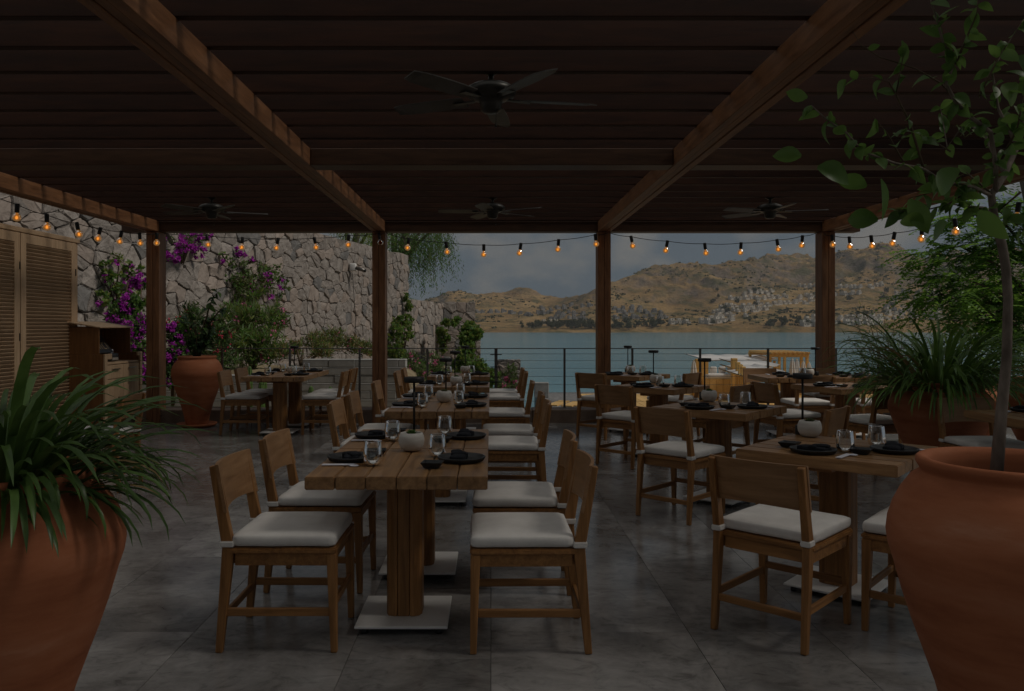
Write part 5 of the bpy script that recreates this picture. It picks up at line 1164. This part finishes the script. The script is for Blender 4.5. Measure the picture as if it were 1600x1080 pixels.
canv = noisy('white_canvas', [(0.3, (0.62, 0.60, 0.58)), (0.7, (0.75, 0.73, 0.70))], (1, 1, 1), 2, 4, 0.9, 0.1)
aw = empty('canvas_canopy', (X(1185, 33), 33, QZ + .115)); tag(aw, 'wide white canvas canopy stretched over the beach deck', 'canopy')
for i, (a, c, py, D) in enumerate(((1095, 1212, 556, 41), (1158, 1216, 565, 37), (1163, 1224, 575, 33), (1168, 1245, 584, 29))):
    b = MB(); z = Z(py, D) - QZ - .115; z0 = z - 0.12; xa, xb = X(a, D) - X(1185, 33), X(c, D) - X(1185, 33); n = 8; vs = []
    for q in range(n + 1):
        u = q / n; sag = 0.10 * math.sin(math.pi * ((u * 3) % 1)); xx = xa + (xb - xa) * u
        vs += [(xx, D - 33 - 0.2, z0 - sag), (xx, D - 33 + 3.6, z - sag), (xx, D - 33 - 0.2, z0 - sag - .03), (xx, D - 33 + 3.6, z - sag - .03)]
    fs = []
    for q in range(n):
        e = 4 * q; fs += [(e, e + 4, e + 5, e + 1), (e + 2, e + 3, e + 7, e + 6), (e, e + 2, e + 6, e + 4), (e + 1, e + 5, e + 7, e + 3)]
    b.add(vs, fs, 0, True); b.build('canvas_strip', canv, aw)
    bb = MB()
    for xx in (xa + .05, xb - .05): bb.box(xx - .05, xx + .05, D - 33, D - 33 + .1, 0, z0 - .12)
    bb.build('canopy_legs', deck_z, aw)
yp = empty('deck_pergola', (X(1232, 40), 40, QZ + .115)); tag(yp, 'yellow timber frame pergola at the right end of the beach deck', 'pergola')
zt = Z(555, 40) - QZ - .115
for px in (1203, 1252, 1261):
    b = MB(); x = X(px, 40) - X(1232, 40); b.box(x - .06, x + .06, -.06, .06, 0, zt - .1); b.build('post', deck_z, yp)
    b = MB(); b.box(x - .06, x + .06, 3, 3.12, 0, zt - .1); b.build('post', deck_z, yp)
for y in (-.1, 3.0): 
    b = MB(); b.box(X(1201, 40) - X(1232, 40), X(1263, 40) - X(1232, 40), y, y + .2, zt - .099, zt + .05); b.build('beam', deck_y, yp)
for k in range(9):
    b = MB(); x = X(1203, 40) - X(1232, 40) + k * .225; b.box(x, x + .1, -.2, 3.3, zt + .051, zt + .15); b.build('rafter', deck_y, yp)
def parasol(px, D, top, bot, label):
    t = empty('closed_parasol', (X(px, D), D, QZ + .115)); h = Z(top, D) - QZ - .115; b = MB(); b.tube([(0, 0, 0), (0, 0, h)], .03, 8); b.build('pole', deck_z, t)
    b = MB(); n = 16; prof = [(0.02, 1.0), (.07, .93), (.12, .75), (.17, .5), (.2, .38), (.15, .36)]; vs = []
    for k, (r_, zz) in enumerate(prof):
        for q in range(n): g = 2 * math.pi * q / n; w = r_ * (1.15 if q % 2 else .8); vs.append((w * math.cos(g), w * math.sin(g), zz * h))
    fs = [(k * n + q, k * n + (q + 1) % n, (k + 1) * n + (q + 1) % n, (k + 1) * n + q) for k in range(5) for q in range(n)]; b.add(vs, fs); b.build('furled_canopy', canv, t); tag(t, label, 'parasol', 'furled white parasols on the beach deck')
for i, (px, D, top) in enumerate(((1084, 38, 563), (1238, 37, 560), (1245, 37.5, 561), (1255, 36, 564), (1264, 36.5, 566))):
    parasol(px, D, top, 0, ('furled white parasol at the far left of the beach deck', 'furled white parasol, leftmost of the four by the yellow pergola', 'furled white parasol, second of the four by the yellow pergola', 'furled white parasol, third of the four by the yellow pergola', 'furled white parasol, rightmost of the four by the yellow pergola')[i])
for i, (px, D) in enumerate(((1190, 24), (1222, 25))):
    t = empty('sun_bed', (X(px, D), D, QZ + .115)); tag(t, ('sun bed seen under the left table of the far right pair', 'sun bed on the deck behind the far right tables')[i], 'sun bed', 'sun beds on the beach deck')
    b = MB(); b.box(-.35, .35, -.9, .9, .22, .3); 
    for sx in (-.3, .3):
        for sy in (-.8, .8): b.box(sx - .03, sx + .03, sy - .03, sy + .03, 0, .22)
    b.build('frame', deck_y, t); b = MB(); b.rbox((0, 0, .36), (.34, .88, .055), .04, 4); b.build('mattress', white_cloth, t)
b = MB()
for k, (px0, px1, py0, py1) in enumerate(((862, 882, 633, 626), (885, 905, 634, 627), (905, 925, 634, 628))):
    q = [P(px0, py0, F * 3.55 / (py0 - CY)), P(px1, py1, F * 3.55 / (py1 - CY))]
    b2 = MB(); b2.bar((q[0].x, q[0].y, QZ + .03), (q[1].x, q[1].y, QZ + .03), .5, .05); o = b2.build('timber_board', deck_y); tag(o, ('leftmost loose board lying on the cobbled quay', 'middle loose board lying on the cobbled quay', 'rightmost loose board lying on the cobbled quay')[k], 'board', 'boards on the quay')

# ------------------------------------------------------------------ far shore: houses, trees, scrub
def on_hill(px, py):
    best = None; D = SHORE - 40
    while D < 1660:
        z = hill_z(px, D); yy = CY + (EYE - z) / D * F
        if yy <= py: return Vector((X(px, D), D, z))
        D += 4
    return None
hw = noisy('white_render_wall', [(0.3, (0.58, 0.53, 0.46)), (0.7, (0.69, 0.64, 0.56))], (1, 1, 1), .3, 4, 0.9, 0, var=0.12)
hg = noisy('grey_render_wall', [(0.3, (0.24, 0.235, 0.225)), (0.7, (0.36, 0.35, 0.335))], (1, 1, 1), .3, 4, 0.9, 0, var=0.2)
hwin = mat('far_window_glass', (0.035, 0.04, 0.05), 0.25)
def house_proto(kind, seed):
    r = random.Random(seed); t = empty('hillside_house'); m = hg if kind else hw
    w, d, h = r.uniform(6.5, 9.5), r.uniform(6, 8), r.uniform(3.2, 4.2); b = MB(); b.box(-w / 2, w / 2, -d / 2, d / 2, -3, h); b.build('wall', m, t)
    w2 = w * r.uniform(.45, .65); x0 = r.choice([-w / 2, w / 2 - w2]); b = MB(); b.box(x0 + .05, x0 + w2 - .05, -d / 2 + 2.0, d / 2 - .1, h + .003, h + r.uniform(2.6, 3.2)); up = b.build('upper_storey', m, t)
    b = MB(); b.box(-w / 2 - .3, w / 2 + .3, -d / 2 - .6, -d / 2 + 1.9, h + .003, h + .28); b.build('roof_slab', m, t)
    wm = MB(); wm.box(-.55, .55, -.06, .06, -0.5, 0.6); me = wm.mesh('window', hwin)
    for i in range(2):
        o = link('window', me, t); o.location = (-w / 2 + w * (i + .5) / 2, -d / 2 - .02, 1.5)
    o = link('window', me, t); o.location = (x0 + w2 / 2, -d / 2 + 1.98, h + 1.5)
    return t
hp = [[house_proto(0, 70 + k) for k in range(4)], [house_proto(1, 80 + k) for k in range(3)]]
hused = {}
hc = [0]
ORD = ['first', 'second', 'third', 'fourth', 'fifth', 'sixth', 'seventh', 'eighth', 'ninth', 'tenth', 'eleventh', 'twelfth', 'thirteenth', 'fourteenth', 'fifteenth', 'sixteenth', 'seventeenth', 'eighteenth', 'nineteenth', 'twentieth']
rowc = {}
def rlabel(base, g, row):
    k = (g, row); rowc[k] = rowc.get(k, -1) + 1
    return '%s, %s from the left in row %s from the top' % (base, ORD[min(19, rowc[k])], ORD[row].replace('first', 'one').replace('second', 'two').replace('third', 'three').replace('fourth', 'four').replace('fifth', 'five').replace('sixth', 'six').replace('seventh', 'seven').replace('eighth', 'eight').replace('ninth', 'nine'))
def house(px, py, kind, label, group, s=1.0):
    p = on_hill(px, py)
    if p is None or R.random() < .15: return
    pr_ = R.choice(hp[kind])
    if pr_.name not in hused: hused[pr_.name] = 1; o = pr_; o.location = p
    else: o = dup(pr_, None, p)
    o.rotation_euler = (0, 0, R.uniform(.2, .55)); k = s * R.uniform(.72, 1.08); o.scale = (k, k, k); tag(o, label, 'house', group); hc[0] += 1
gA, gB, gC, gD = 'white houses terraced on the right hillside', 'stepped villas high on the far right slope', 'grey unfinished houses on the left hillside', 'white blocks near the far shore'
lA, lB, lC, lD = 'white right-hillside house', 'pale far-right villa', 'grey left-hillside house', 'white shoreline block'
for ri, (y, a, c, st) in enumerate(((449, 1243, 1275, 8), (449, 1305, 1378, 8), (459, 1155, 1206, 8.5), (460, 1306, 1350, 9), (467, 1141, 1270, 8.5), (474, 1210, 1272, 8), (480, 1128, 1208, 7.5), (487, 1115, 1200, 8), (495, 1110, 1165, 9))):
    x = a
    while x <= c: house(x + R.uniform(-2, 2), y + R.uniform(-2, 2) + (a + c - 2 * x) * .02, 0, rlabel(lA, 'A', min(ri // 2 * 0 + ri, 8)), gA, 0.95); x += st
for ri, y in enumerate((457, 463, 469, 475, 481, 487, 493, 499)):
    x = 1462 - (499 - y) * .6 - 60 + (499 - y) * .75
    x = 1385 + max(0, (485 - y)) * .55
    while x < 1475: house(x + R.uniform(-3, 3), y + R.uniform(-1.5, 1.5), 0 if R.random() < .6 else 1, rlabel(lB, 'B', ri), gB, .85); x += 12
for ri, (y, a, c, st) in enumerate(((489, 722, 800, 11), (485, 850, 885, 11), (492, 800, 925, 10), (499, 860, 930, 9.5), (484, 962, 1000, 12), (490, 965, 1040, 11), (497, 965, 1045, 11), (480, 880, 930, 14))):
    x = a
    while x <= c: house(x + R.uniform(-3, 3), y + R.uniform(-2, 2), 1, rlabel(lC, 'C', ri), gC, 0.9); x += st
for ri, (y, a, c, st) in enumerate(((509, 1256, 1275, 9), (507, 1304, 1378, 10), (501, 1256, 1275, 9), (500, 1304, 1378, 10), (507, 840, 880, 11), (503, 1108, 1160, 11), (506, 1050, 1130, 12))):
    x = a
    while x <= c: house(x + R.uniform(-2, 2), y + R.uniform(-1, 1), 0, rlabel(lD, 'D', ri), gD, 1.15); x += st
tg = leafmat('far_tree_leaf', (0.04, 0.055, 0.02), (0.085, 0.10, 0.035), 0.8, 0.1)
def tree_proto(seed):
    r = random.Random(seed); t = empty('shore_tree'); b = MB(); b.tube([(0, 0, -1), (0, 0, 3)], [.3, .2], 6); b.build('trunk', bark, t); b = MB()
    foliage(b, r, [(Vector((0, 0, 4.5)), 2.6), (Vector((1.4, 0, 3.8)), 1.9), (Vector((-1.5, .4, 3.9)), 1.8)], 420, 1.0, .8, 1); tag(b.build('crown', tg, t), kind='stuff'); return t
tp = [tree_proto(90 + k) for k in range(3)]; tus = set()
for k in range(120):
    u = R.random()
    if u < .6: px, py = R.choice([R.uniform(812, 935), R.uniform(955, 1050), R.uniform(835, 935)]), R.uniform(509, 516)
    elif u < .8: px, py = R.uniform(1200, 1270), R.uniform(505, 514)
    else: px, py = R.uniform(1110, 1460), R.uniform(455, 512)
    p = on_hill(px, py)
    if p is None: continue
    q = R.choice(tp)
    if q.name not in tus: tus.add(q.name); o = q; o.location = p
    else: o = dup(q, None, p)
    s = R.uniform(.7, 1.5); o.scale = (s, s, s * R.uniform(.8, 1.2)); o.rotation_euler = (0, 0, R.uniform(0, 6)); tag(o, 'small dark green tree among the houses on the far shore', 'tree', 'trees on the far shore')
# scrub on the slopes, nobody could count it
b = MB(); r = random.Random(5)
for k in range(5200):
    px = r.uniform(560, 1640); D = r.uniform(990, 1560)
    x = X(px, D)
    if noise.noise(Vector((x * .008, D * .008, 2))) + .35 * noise.noise(Vector((x * .03, D * .03, 5))) < -0.02 + .25 * r.random() - .1: continue
    z = hill_z(px, D); s = r.uniform(.9, 2.6); c = Vector((x, D, z))
    for q in range(5): b.leaf(c + Vector((r.uniform(-s, s), r.uniform(-s, s), -.2)), Vector((r.gauss(0, .6), r.gauss(0, .6), 1)), rv(r), s * 1.3, s * 1.5, 0)
o = b.build('hillside_scrub', tg); tag(o, kind='stuff')

# ------------------------------------------------------------------ sea haze over the bay
HAZE = 0.00013
b = MB(); b.box(-2600, 2600, -700, 2450, -10.0, 240.0); hz = b.build('haze', None); hz.data.materials.clear()
hm = bpy.data.materials.new('sea_haze'); hm.use_nodes = True; nt = hm.node_tree; nt.nodes.clear()
ho = N(nt, 'ShaderNodeOutputMaterial'); pv = N(nt, 'ShaderNodeVolumePrincipled'); pv.inputs['Density'].default_value = HAZE; pv.inputs['Color'].default_value = (0.93, 0.95, 1.0, 1)
nt.links.new(pv.outputs[0], ho.inputs['Volume']); hz.data.materials.append(hm); tag(hz, kind='stuff')
cy.volume_bounces = 0; cy.volume_step_rate = 10; cy.volume_max_steps = 32
